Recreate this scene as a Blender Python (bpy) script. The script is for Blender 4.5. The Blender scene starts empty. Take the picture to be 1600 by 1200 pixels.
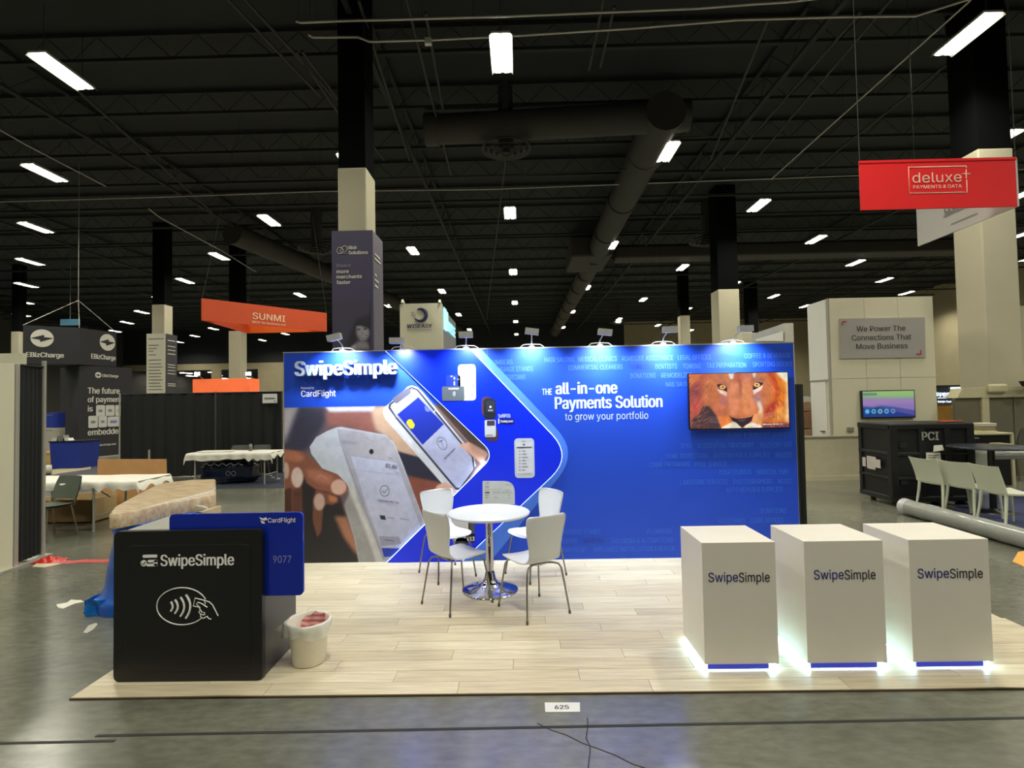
import bpy, bmesh, math, random
import numpy as np
from mathutils import Vector, Matrix
random.seed(7)
rng = np.random.default_rng(5)
SC = bpy.context.scene
COL = SC.collection
PI = math.pi

# ------------------------------------------------------------------ camera
F, CAM_H, PIT, ROL, YAW = 835.54, 1.8298, .0308, .0186, -.0142

def ray(px, py):
    u, v = px - 800, py - 600
    c, s = math.cos(ROL), math.sin(ROL); u, v = c*u - s*v, s*u + c*v
    x, y, z = u/F, -v/F, 1.
    c, s = math.cos(PIT), math.sin(PIT); y, z = c*y + s*z, -s*y + c*z
    c, s = math.cos(YAW), math.sin(YAW); x, z = c*x + s*z, -s*x + c*z
    return Vector((x, z, y))
def onZ(px, py, Z=0.0):
    d = ray(px, py); return d*((Z - CAM_H)/d.z) + Vector((0, 0, CAM_H))
def onY(px, py, Y):
    d = ray(px, py); return d*(Y/d.y) + Vector((0, 0, CAM_H))

cd = bpy.data.cameras.new('camera'); cam = bpy.data.objects.new('camera', cd); COL.objects.link(cam)
cd.sensor_width = 36; cd.lens = F/1600*36; cd.clip_end = 300; cd.clip_start = .05
fw = ray(800, 600).normalized(); rt = (ray(900, 600) - ray(700, 600)).normalized(); up = rt.cross(fw)
M = Matrix((rt, up, -fw)).transposed().to_4x4(); M.translation = (0, 0, CAM_H)
cam.matrix_world = M
SC.camera = cam

# ------------------------------------------------------------------ world, exposure, light levels
w = bpy.data.worlds.new('world'); SC.world = w; w.use_nodes = True
w.node_tree.nodes['Background'].inputs[0].default_value = (.012, .013, .014, 1)
SC.view_settings.view_transform = 'Standard'; SC.view_settings.look = 'None'
SC.view_settings.exposure = 0.0; SC.view_settings.gamma = 1; SC.view_settings.use_curve_mapping = False
HALL_W = 200.0        # each ceiling fixture
ARM_W = 13.5          # each arm light over the backdrop
TUBE_E = 16.0

# ------------------------------------------------------------------ materials
def lin(c):
    return tuple(((v/255)/12.92 if v/255 <= .04045 else ((v/255+.055)/1.055)**2.4) for v in c[:3])
MATS = {}
def mat(name, c, rough=.6, metal=0, var=.06, scale=6., bump=0., emit=0., spec=.5, alpha=1., stretch=(1, 1, 1), trans=0.):
    if name in MATS: return MATS[name]
    m = bpy.data.materials.new(name); m.use_nodes = True
    nt = m.node_tree; b = nt.nodes['Principled BSDF']; L = nt.links
    col = lin(c)
    b.inputs['Roughness'].default_value = rough; b.inputs['Metallic'].default_value = metal
    b.inputs['Specular IOR Level'].default_value = spec; b.inputs['Alpha'].default_value = alpha
    b.inputs['Transmission Weight'].default_value = trans
    tc = nt.nodes.new('ShaderNodeTexCoord'); mp = nt.nodes.new('ShaderNodeMapping'); mp.inputs['Scale'].default_value = stretch
    no = nt.nodes.new('ShaderNodeTexNoise'); no.inputs['Scale'].default_value = scale; no.inputs['Detail'].default_value = 5
    L.new(tc.outputs['Object'], mp.inputs[0]); L.new(mp.outputs[0], no.inputs['Vector'])
    mx = nt.nodes.new('ShaderNodeMix'); mx.data_type = 'RGBA'
    mx.inputs[6].default_value = tuple(max(0, v*(1-var*2)) for v in col)+(1,)
    mx.inputs[7].default_value = tuple(min(1, v*(1+var*2)) for v in col)+(1,)
    L.new(no.outputs['Fac'], mx.inputs[0]); L.new(mx.outputs[2], b.inputs['Base Color'])
    if bump:
        bp = nt.nodes.new('ShaderNodeBump'); bp.inputs['Strength'].default_value = bump; bp.inputs['Distance'].default_value = .02
        L.new(no.outputs['Fac'], bp.inputs['Height']); L.new(bp.outputs[0], b.inputs['Normal'])
    if emit:
        L.new(mx.outputs[2], b.inputs['Emission Color']); b.inputs['Emission Strength'].default_value = emit
    MATS[name] = m; return m

def print_mat(name, rough=.5, emit=0.):  # colours come from the painted vertices
    if name in MATS: return MATS[name]
    m = bpy.data.materials.new(name); m.use_nodes = True; nt = m.node_tree; b = nt.nodes['Principled BSDF']
    a = nt.nodes.new('ShaderNodeVertexColor'); a.layer_name = 'Col'
    b.inputs['Roughness'].default_value = rough
    if emit: b.inputs['Base Color'].default_value = (.01, .01, .01, 1)
    else: nt.links.new(a.outputs[0], b.inputs['Base Color'])
    if emit:
        nt.links.new(a.outputs[0], b.inputs['Emission Color']); b.inputs['Emission Strength'].default_value = emit
    MATS[name] = m; return m

def glow(name, c, s):
    if name in MATS: return MATS[name]
    m = bpy.data.materials.new(name); m.use_nodes = True; nt = m.node_tree; b = nt.nodes['Principled BSDF']
    b.inputs['Base Color'].default_value = lin(c)+(1,); b.inputs['Emission Color'].default_value = lin(c)+(1,)
    b.inputs['Emission Strength'].default_value = s; MATS[name] = m; return m

WHITE = mat('white_laminate', (226, 222, 212), .45, var=.015)
PLY = mat('white_painted_ply', (214, 217, 221), .35, var=.015)
CHROME = mat('chrome', (215, 215, 218), .09, 1, var=.01)
STEEL = mat('satin_steel', (150, 148, 138), .35, 1, var=.03)
BLACK = mat('black_laminate', (22, 23, 25), .38, var=.06)
DRAPE = mat('black_drape', (24, 26, 28), .9, var=.15, scale=9)
CLOTH = mat('white_table_plastic', (226, 224, 212), .45, var=.03)
LETTER_W = mat('white_vinyl_lettering', (252, 252, 250), .5, var=.01)
CEIL = mat('black_painted_ceiling', (38, 42, 44), .85, var=.12, scale=.8)
CEIL2 = mat('black_painted_steel', (56, 57, 55), .7, var=.12, scale=1.5)
JOIST = mat('black_painted_joist', (38, 41, 42), .8, var=.1)
DUCT = mat('painted_duct', (58, 57, 53), .7, var=.08, scale=2)
CONDUIT = mat('galvanised_conduit', (190, 188, 180), .4, .6, var=.08, scale=3)
COLUMN = mat('beige_painted_column', (190, 184, 160), .75, var=.03, scale=2)
WALLB = mat('beige_painted_wall', (168, 158, 128), .8, var=.05, scale=1)
KRAFT = mat('kraft_cardboard', (176, 132, 82), .8, var=.08, scale=5, bump=.1)
ALU = mat('aluminium_pole', (190, 188, 180), .4, .5, var=.03)

# ------------------------------------------------------------------ mesh builder
class MB:
    def __init__(s): s.v = []; s.f = []; s.sm = []
    def add(s, vs, fs, sm=False):
        n = len(s.v); s.v += [tuple(v) for v in vs]; s.f += [tuple(i+n for i in f) for f in fs]; s.sm += [sm]*len(fs); return s
    def box(s, x0, x1, y0, y1, z0, z1, b=0.):
        if b:
            b = min(b, (x1-x0)*.45, (y1-y0)*.45, (z1-z0)*.45)
            bm = bmesh.new(); bmesh.ops.create_cube(bm, size=1)
            for v in bm.verts:
                v.co = ((x0+x1)/2+v.co.x*(x1-x0), (y0+y1)/2+v.co.y*(y1-y0), (z0+z1)/2+v.co.z*(z1-z0))
            bmesh.ops.bevel(bm, geom=bm.edges[:], offset=b, segments=2, profile=.5, affect='EDGES')
            bm.verts.index_update()
            s.add([v.co for v in bm.verts], [[v.index for v in f.verts] for f in bm.faces]); bm.free(); return s
        vs = [(x, y, z) for z in (z0, z1) for y in (y0, y1) for x in (x0, x1)]
        return s.add(vs, [(0, 2, 3, 1), (4, 5, 7, 6), (0, 1, 5, 4), (2, 6, 7, 3), (0, 4, 6, 2), (1, 3, 7, 5)])
    def prism(s, pts, d, sm=False):
        """pts: planar 3d outline, extruded by vector d"""
        n = len(pts); P = [Vector(p) for p in pts]; d = Vector(d)
        s.add(P+[p+d for p in P], [tuple(range(n))[::-1], tuple(range(n, 2*n))])
        s.add(P+[p+d for p in P], [(i, (i+1) % n, n+(i+1) % n, n+i) for i in range(n)], sm); return s
    def tube(s, path, r, n=10, cap=True):
        P = [Vector(p) for p in path]; rs = r if isinstance(r, (list, tuple)) else [r]*len(P)
        vs = []; prev = None
        for i, p in enumerate(P):
            t = (P[min(i+1, len(P)-1)]-P[max(i-1, 0)]).normalized()
            if prev is None:
                a = Vector((0, 0, 1)) if abs(t.z) < .9 else Vector((1, 0, 0)); u = t.cross(a).normalized()
            else: u = (prev - t*prev.dot(t)).normalized()
            prev = u; v = t.cross(u)
            for k in range(n):
                an = 2*PI*k/n; vs.append(p+(u*math.cos(an)+v*math.sin(an))*rs[i])
        fs = [(i*n+k, i*n+(k+1) % n, (i+1)*n+(k+1) % n, (i+1)*n+k) for i in range(len(P)-1) for k in range(n)]
        s.add(vs, fs, True)
        if cap:
            s.add(vs[:n], [tuple(range(n))[::-1]]); s.add(vs[-n:], [tuple(range(n))])
        return s
    def lathe(s, prof, c=(0, 0, 0), n=40, sq=1.):
        vs = [(c[0]+r*math.cos(2*PI*k/n), c[1]+r*sq*math.sin(2*PI*k/n), c[2]+z) for r, z in prof for k in range(n)]
        fs = [(i*n+k, i*n+(k+1) % n, (i+1)*n+(k+1) % n, (i+1)*n+k) for i in range(len(prof)-1) for k in range(n)]
        return s.add(vs, fs, True)
    def grid(s, fn, nu, nv, sm=True):
        vs = [fn(i/nu, j/nv) for j in range(nv+1) for i in range(nu+1)]
        fs = [(j*(nu+1)+i, j*(nu+1)+i+1, (j+1)*(nu+1)+i+1, (j+1)*(nu+1)+i) for j in range(nv) for i in range(nu)]
        return s.add(vs, fs, sm)
    def obj(s, name, m, parent=None, label=None):
        off = Vector(parent_world(parent)) if parent else Vector()
        me = bpy.data.meshes.new(name)
        me.from_pydata([Vector(v)-off for v in s.v], [], s.f)
        me.polygons.foreach_set('use_smooth', s.sm)
        me.materials.append(m); me.update()
        o = bpy.data.objects.new(name, me); COL.objects.link(o)
        if parent: o.parent = parent
        if label: o['label'] = label
        return o
def parent_world(p):
    v = Vector()
    while p: v = v + p.location; p = p.parent
    return v
def tag(o, label=None, cat=None, group=None, kind=None):
    if label: o['label'] = label
    if cat: o['category'] = cat
    if group: o['group'] = group
    if kind: o['kind'] = kind
    return o
def thing(name, label, cat, loc=(0, 0, 0), group=None):
    o = bpy.data.objects.new(name, None); COL.objects.link(o); o.location = loc; o.empty_display_size = .1
    return tag(o, label, cat, group)
def copy_tree(o, parent=None):
    c = o.copy(); COL.objects.link(c)
    if parent: c.parent = parent
    for ch in KIDS.get(o.name, [x for x in o.children]): copy_tree(ch, c)
    return c
KIDS = {}
def fan(poly):  # rounded polygon from corner list [(pt2, radius)]
    out = []; n = len(poly)
    for i, (p, r) in enumerate(poly):
        p = Vector(p)
        if not r: out.append(p); continue
        a = Vector(poly[i-1][0]); b = Vector(poly[(i+1) % n][0])
        ua = (a-p).normalized(); ub = (b-p).normalized(); ang = ua.angle(ub); t = r/math.tan(ang/2)
        t = min(t, (a-p).length*.48, (b-p).length*.48); p0 = p+ua*t; p1 = p+ub*t
        for k in range(9):
            q = k/8; out.append((p0*(1-q)**2 + p*2*q*(1-q) + p1*q*q))
    return out
def rrect(x0, x1, z0, z1, r): return fan([((x0, z0), r), ((x1, z0), r), ((x1, z1), r), ((x0, z1), r)])

# ------------------------------------------------------------------ lettering
_T = {}
import os
try:    # the interface typeface that ships inside Blender; the built-in one otherwise
    FONT = bpy.data.fonts.load(os.path.join(bpy.utils.resource_path('LOCAL'), 'datafiles', 'fonts', 'Inter.woff2'))
except Exception: FONT = None
def glyphs(txt, bold):
    k = (txt, bold)
    if k not in _T:
        c = bpy.data.curves.new('t', 'FONT'); c.body = txt; c.size = 1; c.resolution_u = 3; c.offset = bold
        c.fill_mode = 'FRONT'; c.space_character = 1+min(bold, .04)*1.5
        if FONT: c.font = FONT
        o = bpy.data.objects.new('t', c); COL.objects.link(o); bpy.context.view_layer.update()
        me = bpy.data.meshes.new_from_object(o)
        vs = np.empty(len(me.vertices)*3); me.vertices.foreach_get('co', vs); vs = vs.reshape(-1, 3)
        fs = [tuple(p.vertices) for p in me.polygons]
        bpy.data.objects.remove(o); bpy.data.curves.remove(c); bpy.data.meshes.remove(me)
        _T[k] = (vs, fs)
    return _T[k]
CAPH = glyphs('H', 0)[0][:, 1].max()
def text(txt, O, R, H, m, parent, width=None, cap=.1, bold=0., name='lettering', depth=0., label=None, shear=0., xs=1.):
    """O: world baseline left; R: unit right vector; H: unit up vector; cap: cap height; width fits the line"""
    vs, fs = glyphs(txt, 0); O = Vector(O); R = Vector(R).normalized(); H = Vector(H).normalized()
    s = cap/CAPH; x0 = vs[:, 0].min(); wd = vs[:, 0].max()-x0
    sx = (width/wd) if width else s*xs
    xb = min(bold, .04)*.8; sx = (width/(wd+2*xb)) if width else sx
    N0 = R.cross(H); P = []; F_ = []; n0 = len(vs)
    for c_, dx in enumerate([0] if not xb else [xb, 0, 2*xb]):
        P += [O+R*((x-x0+dx)*sx+y*s*shear)+H*(y*s)+N0*(.00015*c_) for x, y, _ in vs]; F_ += [tuple(i+c_*n0 for i in f) for f in fs]
    fs = F_
    mb = MB(); mb.add(P, fs)
    if depth:
        N = R.cross(H); n = len(P); mb = MB(); mb.add([p+N*depth for p in P], fs)
        cnt = {}
        for f in fs:
            for i in range(len(f)):
                e = (f[i], f[(i+1) % len(f)]); cnt[e] = 1
        side = [(a, b, b+n, a+n) for (a, b) in cnt if (b, a) not in cnt]
        mb.add(P+[p+N*depth for p in P], [(a, b, b2, a2) for a, b, b2, a2 in side])
    return mb.obj(name, m, parent, label)
def text_px(txt, p0, p1, Y, m, parent, cap, bold=0., name='lettering', depth=0., off=.002):
    """line from pixel p0 to pixel p1 of its baseline on the plane y = Y"""
    a = onY(*p0, Y-off); b = onY(*p1, Y-off); wd = (b-a).length
    return text(txt, a, (1, 0, (b-a).z/wd if abs((b-a).z) > .02*wd else 0), (0, 0, 1), m, parent, wd, cap*Y/F, bold, name, depth)

# ------------------------------------------------------------------ painted prints (vertex colours)
class Art:
    def __init__(s, x0, x1, z0, z1, res, bg):
        s.x0, s.x1, s.z0, s.z1 = x0, x1, z0, z1
        s.nx = int((x1-x0)/res)+1; s.nz = int((z1-z0)/res)+1
        s.X, s.Z = np.meshgrid(np.linspace(x0, x1, s.nx), np.linspace(z0, z1, s.nz)); s.res = res
        s.C = np.ones((s.nz, s.nx, 3))*np.array(bg, float)
    def put(s, m, c): s.C = s.C*(1-m[..., None])+np.array(c, float)*m[..., None]
    def blur(s, m, k):
        k = int(k/s.res)
        if k < 1: return m
        for _ in range(2):
            for ax in (0, 1):
                p = np.pad(m, [(k, k) if a == ax else (0, 0) for a in (0, 1)], mode='edge')
                cs = np.cumsum(np.insert(p, 0, 0, axis=ax), axis=ax); n = 2*k+1
                m = ((cs[n:] - cs[:-n]) if ax == 0 else (cs[:, n:]-cs[:, :-n]))/n
        return m
    def poly(s, pts, c, soft=0., a=1.):
        m = np.zeros_like(s.X); n = len(pts)
        for sx, sz in ((-.25, -.25), (.25, .25), (-.25, .25), (.25, -.25)):
            X = s.X+sx*s.res; Z = s.Z+sz*s.res; ins = np.zeros(X.shape, bool)
            for i in range(n):
                (ax, az), (bx, bz) = pts[i], pts[(i+1) % n]
                if az == bz: continue
                ins ^= ((az > Z) != (bz > Z)) & (X < (bx-ax)*(Z-az)/(bz-az)+ax)
            m += ins/4.
        s.put(s.blur(m, soft)*a, c)
    def ell(s, c0, rx, rz, c, rot=0., soft=0., a=1., ring=0.):
        dx = s.X-c0[0]; dz = s.Z-c0[1]; cr, sr = math.cos(rot), math.sin(rot)
        d = np.hypot((cr*dx+sr*dz)/rx, (-sr*dx+cr*dz)/rz)
        e = s.res/min(rx, rz)
        if ring: m = np.clip((ring/min(rx, rz)/2-np.abs(d-1))/e+.5, 0, 1)
        else: m = np.clip((1-d)/e+.5, 0, 1)
        s.put(s.blur(m, soft)*a, c)
    def line(s, pts, wd, c, soft=0., a=1.):
        m = np.zeros_like(s.X)
        for (ax, az), (bx, bz) in zip(pts, pts[1:]):
            L = (bx-ax)**2+(bz-az)**2+1e-12; t = np.clip(((s.X-ax)*(bx-ax)+(s.Z-az)*(bz-az))/L, 0, 1)
            d = np.hypot(s.X-ax-t*(bx-ax), s.Z-az-t*(bz-az)); m = np.maximum(m, np.clip((wd/2-d)/s.res+.5, 0, 1))
        s.put(s.blur(m, soft)*a, c)
    def noise(s, sc, amp, seed=1):
        r = np.random.default_rng(seed); tot = np.zeros_like(s.X)
        for o in range(3):
            k = sc/2**o; gx = (s.X-s.x0)/k; gz = (s.Z-s.z0)/k; G = r.random((int(gz.max())+3, int(gx.max())+3))
            i = gx.astype(int); j = gz.astype(int); u = gx-i; v = gz-j; u = u*u*(3-2*u); v = v*v*(3-2*v)
            tot += (G[j, i]*(1-u)*(1-v)+G[j, i+1]*u*(1-v)+G[j+1, i]*(1-u)*v+G[j+1, i+1]*u*v-.5)*2/2**o
        s.C = np.clip(s.C*(1+amp*tot[..., None]), 0, 255)
    def obj(s, name, y, m, parent=None, clip=None, label=None, tf=None):
        off = parent_world(parent) if parent else Vector()
        n = s.nx*s.nz; co = np.stack([s.X.ravel(), np.full(n, y), s.Z.ravel()], 1)
        if tf is not None:
            co = np.array([tuple(tf(x, z)) for x, _, z in co])
        co = co - np.array(off)
        j, i = np.meshgrid(np.arange(s.nz-1), np.arange(s.nx-1), indexing='ij'); a = (j*s.nx+i).ravel()
        q = np.stack([a, a+1, a+s.nx+1, a+s.nx], 1)
        me = bpy.data.meshes.new(name); me.vertices.add(n); me.vertices.foreach_set('co', co.ravel())
        me.loops.add(len(q)*4); me.loops.foreach_set('vertex_index', q.ravel().astype(np.int32))
        me.polygons.add(len(q)); me.polygons.foreach_set('loop_start', np.arange(0, len(q)*4, 4, dtype=np.int32))
        me.polygons.foreach_set('loop_total', np.full(len(q), 4, np.int32))
        at = me.color_attributes.new('Col', 'FLOAT_COLOR', 'POINT')
        v = np.clip(s.C/255, 0, 1); l = np.where(v <= .04045, v/12.92, ((v+.055)/1.055)**2.4)
        at.data.foreach_set('color', np.concatenate([l.reshape(-1, 3), np.ones((n, 1))], 1).ravel().astype(np.float32))
        me.update(); me.validate(); me.materials.append(m)
        o = bpy.data.objects.new(name, me); COL.objects.link(o)
        if parent: o.parent = parent
        if label: o['label'] = label
        return o
# ------------------------------------------------------------------ hall shell
def concrete():
    m = bpy.data.materials.new('polished_concrete'); m.use_nodes = True; nt = m.node_tree; L = nt.links; b = nt.nodes['Principled BSDF']
    tc = nt.nodes.new('ShaderNodeTexCoord')
    def noise(sc, det, st=(1, 1, 1)):
        mp = nt.nodes.new('ShaderNodeMapping'); mp.inputs['Scale'].default_value = st
        n = nt.nodes.new('ShaderNodeTexNoise'); n.inputs['Scale'].default_value = sc; n.inputs['Detail'].default_value = det
        L.new(tc.outputs['Object'], mp.inputs[0]); L.new(mp.outputs[0], n.inputs['Vector']); return n
    n1 = noise(.55, 8); n2 = noise(9, 6, (1, 2.2, 1)); n3 = noise(1.6, 4, (.5, 2.5, 1))
    cr = nt.nodes.new('ShaderNodeValToRGB'); e = cr.color_ramp.elements
    e[0].position = .3; e[0].color = lin((88, 90, 80))+(1,); e[1].position = .72; e[1].color = lin((120, 120, 106))+(1,)
    L.new(n1.outputs['Fac'], cr.inputs[0])
    mx = nt.nodes.new('ShaderNodeMix'); mx.data_type = 'RGBA'; mx.blend_type = 'OVERLAY'; mx.inputs[0].default_value = .45
    L.new(cr.outputs[0], mx.inputs[6]); L.new(n2.outputs['Fac'], mx.inputs[7]); L.new(mx.outputs[2], b.inputs['Base Color'])
    mr = nt.nodes.new('ShaderNodeMapRange'); mr.inputs[3].default_value = .13; mr.inputs[4].default_value = .30
    L.new(n3.outputs['Fac'], mr.inputs[0]); L.new(mr.outputs[0], b.inputs['Roughness'])
    bp = nt.nodes.new('ShaderNodeBump'); bp.inputs['Strength'].default_value = .09; bp.inputs['Distance'].default_value = .02
    L.new(n3.outputs['Fac'], bp.inputs['Height']); L.new(bp.outputs[0], b.inputs['Normal'])
    b.inputs['Specular IOR Level'].default_value = .6
    return m
CONC = concrete()
fl = tag(MB().box(-48, 36, -14, 110, -.2, 0).obj('floor', CONC), kind='structure')
JOINT = mat('floor_joint_filler', (30, 31, 31), .7, var=.1)
for a, b, wd in [((150, 1150), (1700, 1120), .022), ((-60, 1163), (180, 1158), .02), ((1080, 1230), (840, 1130), .006), ((915, 1122), (925, 1230), .006)]:
    A = onZ(*a); B = onZ(*b); n = (B-A).cross(Vector((0, 0, 1))).normalized()*wd/2
    segs = 9; pts = []
    for k in range(segs+1):
        p = A.lerp(B, k/segs) + (n*random.uniform(-4, 4) if wd < .01 else Vector()); pts.append(p)
    mb = MB()
    for p, q in zip(pts, pts[1:]): mb.prism([p-n+Vector((0, 0, -.004)), q-n+Vector((0, 0, -.004)), q+n+Vector((0, 0, -.004)), p+n+Vector((0, 0, -.004))], (0, 0, .006))
    mb.obj('floor_joint' if wd > .01 else 'floor_crack', JOINT, fl)

CZ = 11.0
ce = tag(MB().box(-48, 36, -14, 64.2, CZ, CZ+.2).obj('ceiling', CEIL), kind='structure')
# open-web joists across the hall, girders along it: pieces of the ceiling
def joist_mesh(L, h=.62, st=.62):
    mb = MB()
    mb.box(-L/2, L/2, -.06, .06, -.04, .04); mb.box(-L/2, L/2, -.05, .05, h-.04, h+.04)
    n = int(L/st); x = -L/2
    for k in range(n):
        a, b = ((x, 0, .02), (x+st, 0, h-.02)) if k % 2 == 0 else ((x, 0, h-.02), (x+st, 0, .02))
        mb.tube([a, b], .011, 4, False); x += st
    return mb
j0 = joist_mesh(84).obj('joist', JOIST, ce); j0.location = (-6, 3, CZ-.7)
y = 3.0
while y < 63:
    if y > 3:
        c = j0.copy(); COL.objects.link(c); c.location = (-6, y, CZ-.7); c.parent = ce
    y += 2.42
g0 = joist_mesh(76, .9, .9).obj('girder', JOIST, ce); g0.rotation_euler = (0, 0, PI/2); g0.location = (-22.4, 26, CZ-1.0)
for gx in (-12.9, -3.4, 6.9, 17.0, 27): 
    c = g0.copy(); COL.objects.link(c); c.parent = ce; c.location = (gx, 26, CZ-1.0)
# beige end wall and far openings
bw = MB()
xw = onY(975, 520, 64).x; xa = onY(403, 590, 64).x
bw.box(xw, 36, 64, 64.3, 0, CZ); bw.box(xa, xw, 64, 64.3, 0, 6.95)
bw.box(-48, xa, 64, 64.3, 6.2, 6.95)
for a, b in [(241, 262), (-40, 30), (330, 345)]:
    xl, xr = onY(a, 590, 64).x, onY(b, 590, 64).x; bw.box(xl, xr, 64.02, 64.28, 0, 6.2)
bw = tag(bw.obj('wall_back', WALLB), kind='structure')
tag(MB().box(-48, xw, 64, 64.3, 6.95, CZ).obj('trim_1', CEIL), kind='structure')
tag(MB().box(xw, 36, 63.9, 64, 8.1, 8.5).obj('trim_2', WALLB), kind='structure')
tag(MB().box(36, 36.3, -14, 64.3, 0, CZ).obj('wall_right', WALLB), kind='structure')
tag(MB().box(-48.3, -48, -14, 110, 0, CZ).obj('wall_left', mat('dark_grey_wall', (70, 70, 66), .8)), kind='structure')
tag(MB().box(-48, 36, -14.3, -14, 0, CZ).obj('wall_front', mat('dim_wall', (80, 78, 70), .8)), kind='structure')
tag(MB().box(-48, xa, 110, 110.3, 0, 6.2).obj('wall_far', mat('far_wall', (120, 114, 96), .8)), kind='structure')
tag(MB().box(-48, xa+2, 64.3, 110, 6.2, 6.4).obj('ceiling_far', CEIL), kind='structure')
tag(MB().box(xa, xa+.3, 64.3, 110, 0, 6.2).obj('wall_far_side', WALLB), kind='structure')

# ------------------------------------------------------------------ ceiling fixtures
TUBE = glow('lit_tube', (255, 250, 232), TUBE_E)
HOUS = mat('fixture_housing', (200, 200, 195), .4)
def fixture(light=True):
    t = thing('ceiling_light', 'x', 'lamp')
    mb = MB(); mb.box(-.19, .19, -.66, .66, .05, .09); mb.prism([(-.19, -.66, .05), (-.24, -.66, .0), (-.235, -.66, .0), (-.185, -.66, .05)], (0, 1.32, 0)); mb.prism([(.19, -.66, .05), (.24, -.66, .0), (.235, -.66, .0), (.185, -.66, .05)], (0, 1.32, 0))
    mb.obj('housing', HOUS, t)
    for x in (-.1, .1): MB().box(x-.062, x+.062, -.61, .61, .012, .045, .01).obj('tube_lamp', TUBE, t)
    for y in (-.5, .5): MB().tube([(0, y, .09), (0, y, CZ-9.2-.62)], .008, 5).obj('hanging_rod', CEIL2, t)
    if light:
        ld = bpy.data.lights.new('hall_light', 'AREA'); ld.shape = 'RECTANGLE'; ld.size = .4; ld.size_y = 1.2
        ld.energy = HALL_W; ld.color = (1.0, .96, .80); ld.spread = math.radians(150)
        lo = bpy.data.objects.new('light_source', ld); COL.objects.link(lo); lo.location = (0, 0, -.03); lo.parent = t; lo.visible_camera = False
    return t
ORD = ['nearest', 'second', 'third', 'fourth', 'fifth', 'sixth', 'seventh', 'eighth']
def rowname(i):
    if i == 0: return 'the middle row'
    return '%s row %s of centre' % (['first', 'second', 'third', 'fourth', 'fifth', 'sixth', 'seventh', 'eighth'][abs(i)-1], 'left' if i < 0 else 'right')
f0 = fixture(); KIDS[f0.name] = list(f0.children); first = True
for i in range(-8, 8):
    near = 0
    for j in range(-2, 6):
        X = -.25+4.83*i; Y = 11.22+9.72*j+(4.86 if i % 2 else 0)-.02*X
        if X > 34 or X < -42 or Y > 62 or Y < -5: continue
        if j < 0 and abs(X) > 22: continue
        # visible in the frame?
        v = M.inverted() @ Vector((X, Y, 9.2)); vis = v.z < 0 and abs(v.x/v.z*F) < 830 and abs(v.y/v.z*F) < 620
        c = f0 if first else copy_tree(f0); first = False
        c.location = (X, Y, 9.2)
        c['group'] = 'twin-tube lamps hanging in rows under the ceiling'
        if vis:
            c['label'] = 'lit ceiling lamp, %s one in %s' % (ORD[near], rowname(i)); near += 1
        else: c['label'] = '%s ceiling lamp out of view in %s' % (['zeroth', 'overhead', 'leading', 'following', 'later', 'last', 'final', 'end'][j+2], rowname(i))
# small lamps of the far lower hall
ff = thing('strip_light', 'tiny lit strip lamp far away in the low hall behind the left openings', 'lamp', (0, 0, 0), 'tiny strip lamps in the far low hall')
MB().box(-.3, .3, -1.0, 1.0, .03, .1).obj('housing', HOUS, ff); MB().box(-.26, .26, -.95, .95, .0, .03).obj('tube_lamp', TUBE, ff)
KIDS[ff.name] = list(ff.children); k = 0
for X in (-46.4, -42.8, -39.2, -35.2):
    for Y in (68, 75, 83, 93, 104):
        c = ff if k == 0 else copy_tree(ff); c.location = (X, Y, 6.1); c['label'] = 'tiny lit strip lamp in the far low hall, %s line, %s back' % (['first', 'second', 'third', 'fourth'][k//5], ORD[k % 5]); k += 1

# ------------------------------------------------------------------ ducts, diffusers, conduits, pipes
def onduct(a, z): return onZ(a[0], a[1], z)
d = thing('air_duct', 'long round dark duct running away under the ceiling right of the middle', 'duct', (0, 0, 9.9))
A = onZ(985, 300, 9.6); 
MB().tube([(A.x-.15, 14.5, 9.7), (A.x, 30, 9.7), (A.x-.1, 62, 9.7)], .55, 20).obj('pipe', DUCT, d)
r = MB()
for yy in range(17, 60, 4): r.tube([(A.x-.1, yy, 9.7), (A.x-.1, yy+.12, 9.7)], .585, 20)
r.obj('joint_rings', DUCT, d)
MB().box(A.x-1.5, A.x+.6, 27.5, 31, 9.2, 10.3, .1).obj('junction_box', DUCT, d)
d = thing('air_duct', 'round cross duct above the round ceiling diffuser, dark painted', 'duct', (0, 14.6, 9.9))
MB().tube([(-2.2, 15.3, 9.75), (A.x+.6, 14.9, 9.75)], .42, 20).obj('pipe', DUCT, d)
MB().tube([(-2.6, 15.3, 9.75), (-2.2, 15.3, 9.75)], .46, 20).obj('end_cap', DUCT, d)
d = thing('air_duct', 'flat dark cross duct far back on the right of the ceiling', 'duct', (0, 28, 9.9))
MB().box(A.x+1, 26, 28.5, 29.7, 9.35, 10.0, .08).obj('pipe', DUCT, d)
d = thing('air_duct', 'large dark duct receding on the left above the orange banner', 'duct', (0, 20, 9.9))
MB().tube([(-13, 24, 9.7), (-6.5, 58, 9.7)], .5, 18).obj('pipe', DUCT, d)
def diffuser(px, py, rad, lab):
    p = onZ(px, py, 9.0); t = thing('ceiling_diffuser', lab, 'vent', p)
    for r0, z0 in ((1, 0), (.78, -.07), (.56, -.13), (.34, -.19)):
        MB().lathe([(rad*r0, .10+z0), (rad*r0*1.0, .07+z0), (rad*(r0-.17), .16+z0), (rad*(r0-.17), .18+z0), (rad*r0, .10+z0)], p, 36).obj('ring', DUCT, t)
    MB().lathe([(.02, -.05), (rad*.14, -.03), (rad*.15, .05)], p, 20).obj('centre_cap', DUCT, t)
    MB().tube([p+Vector((0, 0, .1)), p+Vector((0, 0, CZ-9.0))], rad*.3, 16).obj('neck', CEIL2, t)
diffuser(791, 238, .72, 'round ringed ceiling diffuser below the cross duct, nearest one')
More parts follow.
